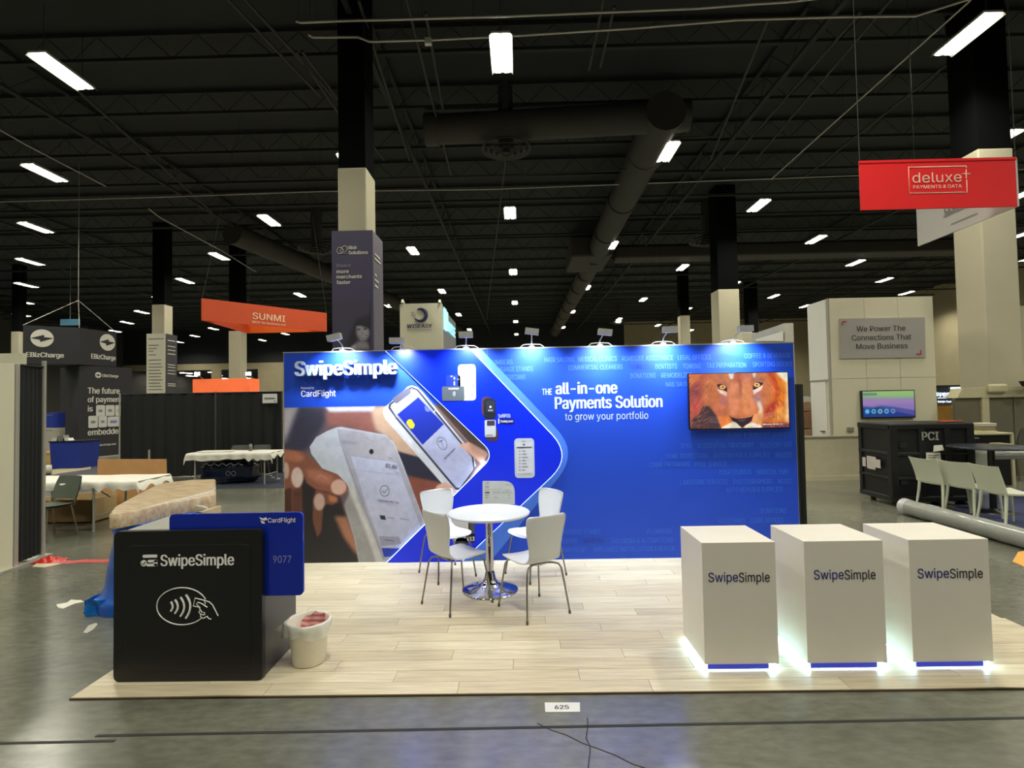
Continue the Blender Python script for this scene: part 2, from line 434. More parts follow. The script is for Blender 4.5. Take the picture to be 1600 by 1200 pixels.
diffuser(1105, 380, .82, 'round ringed ceiling diffuser right of the long duct')
diffuser(495, 393, .85, 'round ringed ceiling diffuser left of the column with the dark wrap')
diffuser(966, 505, .85, 'farthest round ringed ceiling diffuser, around a lit lamp')
def conduit(pts, r, lab, m=CONDUIT, hang=True):
    P = [Vector(p) for p in pts]; t = thing('conduit', lab, 'pipe', P[0])
    MB().tube(P, r, 6).obj('pipe', m, t)
    mb = MB(); L = 0
    for a, b in zip(P, P[1:]):
        n = max(1, int((b-a).length/2.4))
        for k in range(n):
            q = a.lerp(b, (k+.5)/n); mb.tube([q, (q.x, q.y, CZ-.1)], .006, 4, False)
    mb.obj('hangers', CEIL2, t)
conduit([onZ(x, y, 9.5) for x, y in [(-60, 317), (250, 308), (500, 299), (760, 296), (1100, 283), (1344, 274), (1660, 262)]], .022, 'long thin grey conduit crossing the whole ceiling above the near column')
conduit([onZ(x, y, 9.3) for x, y in [(462, 33), (470, 35), (520, 33), (800, 25), (1090, 13), (1180, 6), (1230, 3), (1290, -4)]], .026, 'topmost grey conduit crossing the ceiling over the nearest middle lamp')
conduit([onZ(x, y, 9.3) for x, y in [(482, 54), (488, 58), (560, 58), (577, 65), (680, 62), (800, 56), (990, 44), (1150, 31), (1320, 26), (1430, 25), (1510, 0), (1540, -10)]], .026, 'grey conduit with a kink and small box, just above the nearest middle lamp')
p = onZ(669, 64, 9.25); bx = thing('junction_box', 'small white junction box on the kinked ceiling conduit', 'box', p)
MB().box(p.x-.07, p.x+.07, p.y-.05, p.y+.05, p.z-.08, p.z+.05, .01).obj('body', mat('white_box', (215, 215, 210), .5), bx)
conduit([onZ(x, y, 9.4) for x, y in [(1517, 0), (1275, 217), (1205, 280)]], .02, 'bright broken conduit slanting down towards the red hanging sign')
conduit([onZ(x, y, 9.4) for x, y in [(232, 326), (250, 340), (345, 391), (400, 425)]], .024, 'grey conduit bending away at upper left above the column lamp')
conduit([onZ(x, y, 9.4) for x, y in [(-40, 180), (40, 226), (165, 291)]], .018, 'thin pale conduit slanting across the upper left corner')
conduit([onZ(x, y, 9.45) for x, y in [(400, 278), (600, 279), (800, 274), (980, 265)]], .02, 'faint grey conduit just behind the top of the near column', CEIL2)
conduit([onZ(x, y, 9.45) for x, y in [(1040, 216), (1122, 213)]], .02, 'short grey conduit right of the lamp above the duct bend', CEIL2)
for (x0, y0), (x1, y1) in [((300, -60), (500, 150)), ((330, -60), (520, 150)), ((462, 80), (580, 250)), ((472, 80), (600, 250)), ((630, -20), (705, 275)), ((665, 20), (692, 170)),
                           ((945, -10), (920, 110)), ((960, 10), (938, 105)), ((1345, 18), (1130, 265)), ((1200, 30), (1110, 250)), ((1400, -10), (1180, 250)),
                           ((-20, 385), (260, 470)), ((-20, 450), (150, 500)), ((1480, 100), (1240, 290)), ((790, 250), (760, 500)), ((560, 0), (640, 250)), ((120, 140), (330, 330))]:
    a = onZ(x0, y0, 9.9); b = onZ(x1, y1, 9.9)
    MB().tube([a, b], .035, 6).obj('sprinkler_pipe', CEIL2, ce)

# ------------------------------------------------------------------ columns
def column(pxl, pxr, ytop, Y, lab, depth=None, wrap=None, front_left=None):
    """front face spans pxl..pxr on the plane y = Y, beige ends at pixel row ytop"""
    a = onY(pxl, ytop, Y); b = onY(pxr, ytop, Y); zt = a.z; dd = depth or (b.x-a.x)
    t = thing('column', lab, 'column', ((a.x+b.x)/2, Y+dd/2, 0))
    MB().box(a.x, b.x, Y, Y+dd, 0, zt, .03).obj('shaft', COLUMN, t)
    MB().box(a.x+.02, b.x-.02, Y+.02, Y+dd-.02, zt, CZ).obj('darkened_top', mat('column_top_shade', (13, 14, 15), .95, spec=.05), t, 'top coloured black for the ceiling darkness')  # near-black colour puts the ceiling darkness into the upper shaft
    return t, a, b, zt
column(527, 572, 262, 10.85, 'beige square column rising behind the backdrop, wrapped below in dark purple', .7)
cR = column(1528, 1583, 232, 12.2, 'thick beige column at the right behind the red hanging sign', .8)
column(1122, 1155, 452, 23, 'beige column behind the right half of the backdrop, the bigger of two')
column(1063, 1078, 493, 38, 'slim distant beige column above the backdrop, the smaller of two')
column(237, 257, 476, 26, 'beige column above the tall direction board on the left')
column(357, 376, 517, 30, 'beige column behind the orange banner on the left')
column(17, 30, 518, 33, 'beige column at the left edge beside the black square sign')
column(1170, 1186, 520, 42, 'pale short-looking distant column just right of the bigger middle column')
# ------------------------------------------------------------------ booth floor of separate planks
YW = 6.164; XL, XR = -2.741, 3.151; YF = 3.384; XFL, XFR = -2.865, 3.86; WH = 2.44
bf = thing('booth_flooring', 'pale wood-look plank flooring laid under the blue booth', 'floor', (0, 0, 0))
MB().box(XFL, XFR, YF, YW+.1, 0, .006).obj('underlay', mat('brown_backing', (92, 74, 50), .8), bf)
MB().tube([(XFL, YF-.004, .006), (-2.3, YF-.004, .007), (-1.9, YF-.006, .012), (-1.6, YF-.004, .007), (2.5, YF-.004, .006), (2.9, YF-.006, .012), (3.1, YF-.004, .006), (XFR, YF-.004, .006)], .006, 6).obj('curled_edge', mat('brown_backing', (92, 74, 50)), bf)
def plank_mat(k):
    m = bpy.data.materials.new('oak_vinyl_plank'); m.use_nodes = True; nt = m.node_tree; L = nt.links; b = nt.nodes['Principled BSDF']
    base = [(208, 197, 170), (203, 191, 163), (212, 202, 176), (198, 186, 158)][k]
    tc = nt.nodes.new('ShaderNodeTexCoord'); oi = nt.nodes.new('ShaderNodeObjectInfo')
    ad = nt.nodes.new('ShaderNodeVectorMath'); ad.operation = 'ADD'; mp = nt.nodes.new('ShaderNodeMapping'); mp.inputs['Scale'].default_value = (1.2, 16, 1)
    mu = nt.nodes.new('ShaderNodeMath'); mu.operation = 'MULTIPLY'; mu.inputs[1].default_value = 40
    L.new(oi.outputs['Random'], mu.inputs[0]); L.new(tc.outputs['Object'], ad.inputs[0]); L.new(mu.outputs[0], ad.inputs[1])
    L.new(ad.outputs[0], mp.inputs[0]); no = nt.nodes.new('ShaderNodeTexNoise'); no.inputs['Scale'].default_value = 2.2; no.inputs['Detail'].default_value = 7; no.inputs['Roughness'].default_value = .6
    L.new(mp.outputs[0], no.inputs['Vector'])
    cr = nt.nodes.new('ShaderNodeValToRGB'); e = cr.color_ramp.elements; e[0].position = .3; e[1].position = .68
    e[0].color = lin([v*.9 for v in base])+(1,); e[1].color = lin([min(255, v*1.06) for v in base])+(1,)
    L.new(no.outputs['Fac'], cr.inputs[0]); L.new(cr.outputs[0], b.inputs['Base Color']); b.inputs['Roughness'].default_value = .42
    return m
PM = [plank_mat(k) for k in range(4)]
pw = (YW-YF)/19; pl = 1.22; proto = []
for k in range(4):
    o = MB().box(0, pl-.003, 0, pw-.0025, .006, .0105).obj('plank', PM[k], bf); proto.append([o, False])
for r in range(19):
    x = XFL - (r*.437 % pl)
    while x < XFR-.02:
        a, b = max(x, XFL), min(x+pl, XFR)
        if b-a > .05:
            k = random.randrange(4)
            if b-a > pl-.01:
                p = proto[k]; o = p[0] if not p[1] else p[0].copy()
                if p[1]: COL.objects.link(o); o.parent = bf
                p[1] = True; o.location = (a, YF+r*pw, 0)
            else: MB().box(a, b-.003, YF+r*pw, YF+(r+1)*pw-.0025, .006, .0105).obj('plank', PM[k], bf)
        x += pl
FZ = .0105

# ------------------------------------------------------------------ backdrop wall
def W(px, py): p = onY(px, py, YW); return (p.x, p.z)
bd = thing('booth_backdrop', 'wide blue printed backdrop wall behind the round table', 'display wall', ((XL+XR)/2, YW, 0))
MB().box(XL, XR, YW+.004, YW+.12, FZ, WH).obj('frame', ALU, bd)
MB().box(XL, XR, YW-.012, YW+.003, WH-.012, WH).obj('top_rail', ALU, bd)
BLUE = mat('royal_blue_graphic', (8, 66, 196), .55, var=.02, scale=1)
GRID = mat('print', (0, 0, 0))
# right-hand graphic
a1_ = W(764, 700)[0]
MB().box(a1_+.001, XR-.012, YW-.010, YW+.003, FZ, WH-.012).obj('right_panel', BLUE, bd)
# left-hand printed photograph
a0 = XL+.012; a1 = a1_
art = Art(a0, a1, FZ, WH-.012, .0058, (104, 84, 90))
def A(*q): return [W(440+x/5.3333, 540+y/5.3333) for x, y in q]
def B(*q): return [W(440+x/5.3333, 660+y/5.3333) for x, y in q]
U = 1/5.3333/135.7
P = art.poly
P(A((-20, 500), (160, 500), (60, 830), (-20, 900)), (158, 152, 160), .03)
P(A((150, 500), (370, 520), (380, 620), (300, 740), (230, 860), (100, 900), (0, 880), (60, 740)), (50, 50, 68), .03)
P(A((370, 540), (760, 530), (860, 700), (700, 760), (560, 690), (380, 670)), (140, 88, 80), .03)
P(A((740, 520), (860, 500), (1000, 700), (1180, 900), (1160, 960), (960, 880), (900, 780), (780, 700)), (190, 158, 134), .02)
P(A((360, 505), (790, 505), (750, 548), (400, 552)), (196, 196, 222), .012)
P(A((960, 880), (1190, 940), (1360, 1170), (1060, 1140)), (36, 36, 54), .01)
P(B((1040, 440), (1330, 500), (1290, 570), (1160, 640), (1210, 860), (1100, 640)), (128, 72, 56), .012)
P(A((1230, 480), (1340, 495), (1700, 850), (1700, 950), (1560, 830), (1480, 740)), (92, 72, 68), .008)
P(B((140, 440), (480, 600), (650, 1070), (680, 1250), (-30, 1250), (-30, 700), (100, 700)), (34, 30, 34), .02)
# forearm and fingers
P(B((440, 780), (540, 780), (650, 1060), (620, 1100), (520, 960)), (158, 106, 82), .02)
P(B((-20, 220), (170, 240), (250, 300), (345, 388), (480, 435), (545, 500), (560, 575), (500, 610), (440, 602), (370, 575), (290, 560), (210, 505), (190, 440), (172, 520), (160, 560), (172, 745), (40, 760), (-20, 760)), (130, 80, 62), .006)
P(B((-20, 225), (120, 240), (200, 290), (150, 330), (60, 320), (-20, 300)), (176, 112, 82), .02, .8)
P(B((200, 390), (330, 400), (430, 450), (420, 520), (300, 500), (220, 450)), (172, 112, 90), .02, .7)
P(B((90, 560), (175, 540), (175, 745), (95, 760)), (92, 56, 46), .01)
P(B((30, 560), (85, 540), (90, 760), (30, 760)), (72, 44, 38), .01)
P(B((290, 560), (400, 590), (470, 640), (430, 690), (380, 680), (350, 700), (335, 900), (300, 960), (262, 820), (262, 640)), (110, 70, 56), .01)
P(B((390, 600), (470, 620), (470, 670), (400, 660)), (176, 112, 72), .014)
for c, rx, rz, col in (((132, 458), 50, 84, (206, 184, 176)), ((478, 538), 66, 64, (204, 166, 150)), ((316, 662), 46, 70, (184, 156, 146)), ((40, 400), 26, 70, (190, 160, 146))):
    art.ell(B(c)[0], rx*U, rz*U, col, 0, .008)
for q in ((110, 595, 160, 600), (112, 610, 158, 612), (100, 590, 165, 585)): art.line(B((q[0], q[1]), (q[2], q[3])), .006, (60, 36, 30), .002)
art.line(B((300, 460), (330, 440), (380, 470)), .008, (214, 160, 140), .006, .7)
# card terminal
P(B((235, 205), (290, 122), (380, 72), (460, 40), (500, 36), (870, 104), (940, 170), (1010, 340), (1200, 850), (1190, 890), (900, 1190), (650, 1190), (610, 980), (560, 800), (535, 720), (600, 640), (545, 510), (470, 432), (340, 382), (250, 262)), (186, 192, 204), .003)
P(B((520, 690), (560, 600), (600, 480), (860, 1190), (650, 1190), (610, 980)), (150, 148, 148), .012)
P(B((600, 480), (640, 640), (870, 1190), (800, 1190), (700, 900), (560, 560)), (196, 196, 196), .012)
P(B((475, 62), (500, 60), (865, 112), (930, 178), (1100, 585), (1192, 860), (900, 1160), (850, 1140), (560, 400)), (164, 164, 180), .004)
P(B((475, 62), (865, 112), (925, 178), (980, 320), (575, 270)), (172, 170, 182), .006)
P(B((580, 280), (960, 335), (1165, 880), (990, 1060), (835, 1040), (700, 660)), (184, 188, 214), .003)
art.line(B((470, 60), (500, 190), (850, 1140)), .006, (120, 120, 130), .002)
art.line(B((505, 160), (620, 175)), .02, (140, 145, 160), .012); art.line(B((690, 120), (765, 160)), .012, (140, 145, 160), .008)
art.ell(B((750, 243))[0], 18*U, 21*U, (24, 24, 30)); art.line(B((612, 395), (1000, 440)), .004, (140, 145, 165))
P(B((880, 285), (920, 290), (935, 312), (895, 308)), (150, 150, 165), .004)
art.ell(B((860, 570))[0], 38*U, 44*U, (92, 98, 120), 0, 0, 1, .008)
art.line(B((840, 568), (856, 588), (882, 556)), .008, (92, 98, 120))
P(B((818, 772), (862, 776), (872, 812), (828, 806)), (36, 38, 56)); art.line(B((885, 790), (935, 800)), .012, (140, 145, 165), .003); art.line(B((990, 800), (1060, 812)), .012, (140, 145, 165), .003)
P(B((810, 945), (980, 952), (1000, 1010), (832, 1030)), (150, 150, 172), .002); art.line(B((865, 978), (935, 985)), .014, (110, 112, 136), .003)
P(B((835, 1045), (1010, 1048), (910, 1117), (855, 1118)), (24, 50, 165), .002)
# phone
P(A((846, 560), (852, 520), (900, 480), (1050, 345), (1085, 332), (1130, 345), (1175, 385), (1600, 905), (1620, 1000), (1480, 1215), (1380, 1215), (1330, 1140), (866, 612)), (206, 208, 216), .002)
P(A((890, 520), (896, 488), (1060, 352), (1090, 342), (1140, 366), (1600, 925), (1610, 1030), (1490, 1200), (1450, 1200), (900, 545)), (40, 42, 60), .002)
P(A((908, 515), (912, 494), (1065, 366), (1090, 356), (1130, 376), (1585, 930), (1600, 1030), (1485, 1185), (1455, 1180), (915, 540)), (176, 180, 212), .002)
P(A((925, 440), (1050, 352), (1078, 362), (1075, 398), (965, 482), (940, 476)), (96, 92, 112), .002)
P(A((966, 575), (1140, 430), (1352, 655), (1176, 826)), (14, 42, 168))
P(A((1045, 628), (1062, 614), (1084, 616), (1112, 660), (1100, 690), (1072, 692), (1042, 648)), (232, 218, 40))
P(A((1190, 500), (1210, 512), (1245, 545), (1220, 552), (1200, 545)), (110, 130, 190), .003)
art.line(A((1155, 775), (1175, 755)), .008, (200, 210, 235)); art.line(A((1188, 745), (1208, 722)), .008, (90, 110, 180))
art.ell(A((1338, 815))[0], 36*U, 54*U, (92, 100, 130), .45, 0, 1, .006); art.line(A((1315, 800), (1340, 790)), .01, (60, 66, 90)); art.line(A((1330, 795), (1350, 850)), .006, (92, 100, 130))
for k in range(4): art.line(A((930+k*65, 640+k*72), (958+k*65, 675+k*72)), .012, (226, 228, 234), .002)
# far fingers
P(A((1270+240-40, 820), (1575, 806), (1700, 880), (1720, 905), (1670, 985), (1610, 940)), (214, 164, 144), .006)
P(B((1275, 560), (1300, 520), (1370, 495), (1440, 545), (1460, 600), (1300, 600)), (214, 170, 150), .008)
art.noise(.05, .03, 3); art.noise(.4, .05, 4)
zt = W(500, 636)[1]
P([(a0-.1, zt), (a1+.1, W(760, 631)[1]), (a1+.1, 3), (a0-.1, 3)], (8, 66, 196))
# phone overlaps the blue field
Pm = [(884, 500), (900, 480), (1050, 345), (1085, 332), (1130, 345), (1175, 385), (1290, 526)]
def redo():
    P(A((846, 560), (852, 520), *Pm[1:], (1260, 600), (900, 600)), (206, 208, 216))
    P(A((890, 520), (896, 488), (1060, 352), (1090, 342), (1140, 366), (1280, 536), (1200, 600), (950, 600)), (40, 42, 60))
    P(A((908, 515), (912, 494), (1065, 366), (1090, 356), (1130, 376), (1270, 546), (1200, 620), (960, 600)), (176, 180, 212))
    P(A((925, 440), (1050, 352), (1078, 362), (1075, 398), (965, 482), (940, 476)), (96, 92, 112))
    P(A((966, 575), (1140, 430), (1352, 655), (1176, 826)), (14, 42, 168))
    P(A((1045, 628), (1062, 614), (1084, 616), (1112, 660), (1100, 690), (1072, 692), (1042, 648)), (232, 218, 40))
    P(A((1190, 500), (1210, 512), (1245, 545), (1220, 552), (1200, 545)), (110, 130, 190), .003)
    art.line(A((915, 505), (935, 498)), .01, (150, 155, 190)); art.line(A((1085, 370), (1105, 362)), .008, (40, 42, 60))
redo()
art.obj('left_photo_panel', YW-.008, print_mat('matte_print', .55), bd, label='printed photograph of hands holding a card terminal and a phone')
INK = mat('dark_print_ink', (70, 76, 100), .6)
def slant(txt, q0, q1, base, cap, m, bold=0.):
    a = onY(base[0]+q0[0]/5.3333, base[1]+q0[1]/5.3333, YW-.011); b = onY(base[0]+q1[0]/5.3333, base[1]+q1[1]/5.3333, YW-.011)
    d = (b-a); n = Vector((-d.z, 0, d.x)).normalized(); text(txt, a, d, n, m, bd, d.length, cap, bold)
slant('$5.80', (862, 372), (960, 390), (440, 660), .042, INK, .02)
slant('Total', (938, 418), (978, 427), (440, 660), .016, INK)
slant('Approved (No Tip)', (800, 655), (976, 678), (440, 660), .022, INK, .02)
slant('Hold Near Reader', (1362, 950), (1450, 860), (440, 540), .022, INK, .02)

# ribbon and backlit chevron standing proud of the graphics
RIB = mat('light_blue_ribbon_graphic', (72, 124, 232), .5, var=.02)
def P3(pts, y): return [Vector((x, y, z)) for x, z in pts]
ribbon = fan([((*W(722, 543),), 0), ((*W(752, 543),), 0), ((*W(903, 706),), .42), ((*W(768, 884),), 0), ((*W(722, 884),), 0), ((*W(862, 700),), 0)])
def clampz(pts): return [Vector((p.x, min(max(p.y, FZ+.003), WH-.013))) for p in pts]
ribbon = clampz(ribbon)
def prism2(pts, y0, y1): return MB().prism([(p.x, y0, p.y) for p in pts], (0, y1-y0, 0))
prism2(ribbon, YW-.016, YW-.010).obj('ribbon_panel', RIB, bd, 'light blue bent band edging the chevron')
chev = clampz(fan([(W(604, 546), 0), (W(735, 543), 0), (W(893, 712), .34), (W(722, 884), 0), (W(606, 884), 0), (W(773, 710), .16)]))
CH = bpy.data.materials.new('backlit_blue_graphic'); CH.use_nodes = True
cb = CH.node_tree.nodes['Principled BSDF']; cb.inputs['Base Color'].default_value = lin((6, 40, 215))+(1,); cb.inputs['Roughness'].default_value = .35
cb.inputs['Emission Color'].default_value = lin((0, 34, 235))+(1,); cb.inputs['Emission Strength'].default_value = .17
prism2(chev, YW-.045, YW-.016).obj('chevron_lightbox', CH, bd, 'backlit deep blue chevron panel')
LEDM = glow('led_edge_white', (205, 232, 255), 2.6)
up_, lo_ = [], []
def edge(p0, p1, i0, i1):
    mb = MB(); pts = [Vector((p.x, YW-.03, p.y)) for p in chev[i0:i1+1]]; mb.tube(pts, .0065, 6); return mb
nn = len(chev)
edge(0, 0, 1, 11).obj('led_edge', LEDM, bd, 'glowing white edge line')
ii = [chev[k] for k in range(12, nn)]+[chev[0]]
MB().tube([Vector((p.x, YW-.03, p.y)) for p in ii], .0065, 6).obj('led_edge', LEDM, bd, 'glowing white edge line')
for (pa, pb) in (((761, 725), (700, 790)), ((700, 790), (612, 878)), ((735, 690), (610, 552))):
    a = onY(*pa, YW-.03); b = onY(*pb, YW-.03); mid = (a+b)/2
    ld = bpy.data.lights.new('led', 'AREA'); ld.shape = 'RECTANGLE'; ld.size = (b-a).length; ld.size_y = .02; ld.energy = 2.2 if pa[1] != 690 else .5; ld.color = (.8, .92, 1)
    lo = bpy.data.objects.new('led_strip_light', ld); COL.objects.link(lo); lo.parent = bd; lo.visible_camera = False
    xax = (b-a).normalized(); nrm = Vector((-1, .35, 0)) + Vector((0, 0, .6 if pa[1] != 690 else -.6)); nrm = (nrm - xax*nrm.dot(xax)).normalized(); yax = (-nrm).cross(xax)
    mm = Matrix((xax, yax, -nrm)).transposed().to_4x4(); mm.translation = mid + nrm*.02 - bd.location; lo.matrix_local = mm
# printed devices on the chevron
YC = YW-.046
DEV = {}
def C(px, py): p = onY(px, py, YC); return (p.x, p.z)
def dev(name, x0, y0, x1, y1, r, c, lab=None, lay=1, par=None):
    a = C(x0, y1); b = C(x1, y0)
    pts = rrect(a[0], b[0], a[1], b[1], r); y = YC-.0012*lay
    return prism2(pts, y, y+.001).obj(name, mat('ink_%d_%d_%d' % c, c, .5, var=.01), par or bd, lab)
def ticks(par, items, c=(120, 126, 140), lay=3):
    mb = MB()
    for x0, y0, x1, th in items:
        a = C(x0, y0+th); b = C(x1, y0); mb.box(a[0], b[0], YC-.0012*lay, YC-.0012*lay+.0005, a[1], b[1])
    return mb.obj('screen_lines', mat('ink_%d_%d_%d' % c, c, .5, var=.01), par)
p1_ = dev('printed_phone', 716.5, 569, 743, 626, .045, (222, 236, 240), 'white printed phone beside the grey card reader')
dev('phone_notch', 726, 570, 733, 572, .004, (60, 66, 84), None, 2, p1_)
ticks(p1_, [(720, 585, 740, 2), (720, 589, 730, 1.2), (720, 577, 736, .8), (736, 616, 740, 1), (738, 598, 741, 8)])
p2_ = dev('printed_card', 697, 586, 719.5, 606, .02, (12, 44, 150), 'dark blue printed card')
ticks(p2_, [(709, 589, 711, 4), (709, 596, 711, 6), (714, 592, 718, 1), (704, 587, 707, 2)], (190, 205, 235))
p3_ = dev('printed_reader', 691, 603.5, 725.5, 626.5, .02, (84, 92, 100), 'grey printed card reader', 2)
t_ = text_px('SwipeSimple', (700.5, 608.5), (717, 608.4), YC-.004, LETTER_W, bd, 2.6, .02)
for k, r_ in enumerate((.016, .028, .04)):
    c0 = onY(706, 615.5, YC-.0036); MB().tube([c0+Vector((r_*math.cos(a), 0, r_*math.sin(a))) for a in np.linspace(-.9, .9, 7)], .0022, 4).obj('wave_mark', LETTER_W, p3_)
p4_ = dev('printed_watch', 756, 622, 774, 655, .05, (24, 28, 40), 'dark printed smartwatch in a hand')
dev('printed_hand', 753, 620, 768, 650, .05, (88, 52, 62), None, 0, bd); dev('printed_hand', 760, 668, 778, 690, .05, (70, 46, 62), None, 0, bd)
dev('watch_face', 760, 626, 773, 645, .02, (40, 46, 60), None, 2, p4_); dev('watch_light', 764.5, 634, 768, 637.5, .013, (224, 232, 240), None, 3, p4_)
text_px('$5.80', (763, 642.5), (770, 642.4), YC-.005, LETTER_W, bd, 2.4, .02)
p5_ = dev('printed_small_phone', 757.5, 656, 774.5, 683, .02, (206, 212, 220), 'small printed phone under the watch', 1)
dev('phone_picture', 761, 657, 773, 665, .006, (64, 56, 70), None, 2, p5_); dev('phone_foot', 759, 679, 770, 681, .003, (140, 150, 120), None, 2, p5_)
text_px('SoftPOS', (778.5, 652.5), (797.5, 652.2), YC-.003, mat('pale_blue_ink', (196, 214, 255), .5), bd, 5.4, .03)
dev('printed_tag', 780.5, 654.5, 803, 661.5, .004, (14, 20, 90)); dev('printed_tag_bar', 778.6, 654, 780.2, 662, .001, (230, 236, 255))
text_px('Coming soon', (782, 660), (801.5, 659.8), YC-.004, LETTER_W, bd, 3.6, .03)
p6_ = dev('printed_phone', 804.5, 684.5, 834.5, 747, .05, (198, 206, 218), 'tall pale printed phone near the chevron tip')
dev('phone_screen', 807, 691, 832, 740, .012, (212, 216, 226), None, 2, p6_)
ticks(p6_, [(807.5, 698, 831, 2)], (40, 50, 84)); ticks(p6_, [(817, 693.6, 820, 2)], (40, 44, 60))
ticks(p6_, [(811, 704+4.9*k, 813, 1.6) for k in range(7)]+[(815.5, 704+4.9*k, 821+k % 3*2, 1.2) for k in range(7)]+[(815, 689, 821, 1), (807.5, 741, 831, .6)])
a = C(754, 845); b = C(804, 751.5)
rc = fan([((C(754, 788)), 0), (C(804.5, 788), 0), (C(804, 751.5), .19), (C(754, 751.5), .012)])
p7_ = prism2(rc, YC-.0012, YC-.0002).obj('printed_receipt', mat('ink_200_205_205', (200, 205, 205), .5), bd, 'pale printed statement with one rounded corner above the table')
ticks(p7_, [(758, 768.5, 765, 2)], (40, 44, 50)); ticks(p7_, [(758, 754, 765, 1), (758, 760, 764, 1.2), (758, 764.5, 784, .8), (789, 765, 797, 1), (785, 768.5, 800, .9), (770, 769, 782, .8), (758, 773, 764, 1), (758, 777, 764, 1), (772, 777, 778, 1), (794, 773, 797, 1), (794, 777, 797, 1), (758, 780, 797, .6), (789, 757, 800, .8)], (140, 142, 142))
p8_ = dev('printed_terminal', 707.5, 806, 733, 846, .02, (206, 204, 204), 'pale printed terminal behind the chairs')
dev('printed_terminal_body', 732, 806, 741.5, 836, .006, (70, 74, 78)); dev('printed_keys', 728, 834, 742, 848, .006, (24, 28, 44)); dev('printed_plant', 712, 840, 730, 858, .05, (44, 52, 34))
text_px('013', (730, 845), (741.5, 845), YC-.005, LETTER_W, bd, 6, .03)

# raised letters
LIT = mat('raised_white_acrylic', (196, 212, 236), .35, var=.01)
a = onY(462, 587.5, YW-.05); b = onY(622, 586.5, YW-.05)
text('SwipeSimple', a, (1, 0, 0), (0, 0, 1), LIT, bd, (b-a).length, .165, .05, 'raised_lettering', .04, 'thick white raised letters')
STAND = mat('letter_standoff', (160, 165, 175), .4, .5)
mb = MB()
for k in range(10): x = a.x+(b-a).length*(k+.5)/10; mb.tube([(x, YW-.05, a.z+.03), (x, YW-.009, a.z+.03)], .004, 5)
mb.obj('standoffs', STAND, bd)
text_px('Powered by', (470.5, 608), (491, 607.8), YW-.01, LETTER_W, bd, 3.4, .01)
text_px('CardFlight', (470.5, 620), (524.5, 619), YW-.01, LETTER_W, bd, 9.6, .01)
HEAD = mat('pale_blue_lettering', (196, 218, 255), .5, var=.01)
YR = YW-.0105
text_px('THE', (847, 617), (862.5, 616.8), YR, HEAD, bd, 9.5, .02)
text_px('all-in-one', (868, 616), (965, 615), YR, HEAD, bd, 18, .05)
text_px('Payments Solution', (867, 639), (1035.5, 638), YR, HEAD, bd, 18.5, .05)
text_px('to grow your portfolio', (883, 656.5), (1013, 654.8), YR, HEAD, bd, 11)
FA = mat('faint_blue_lettering', (70, 118, 236), .6, var=.02); FB = mat('fainter_blue_lettering', (48, 104, 222), .6, var=.02); FC = mat('faintest_dark_blue_lettering', (14, 50, 150), .6, var=.02)
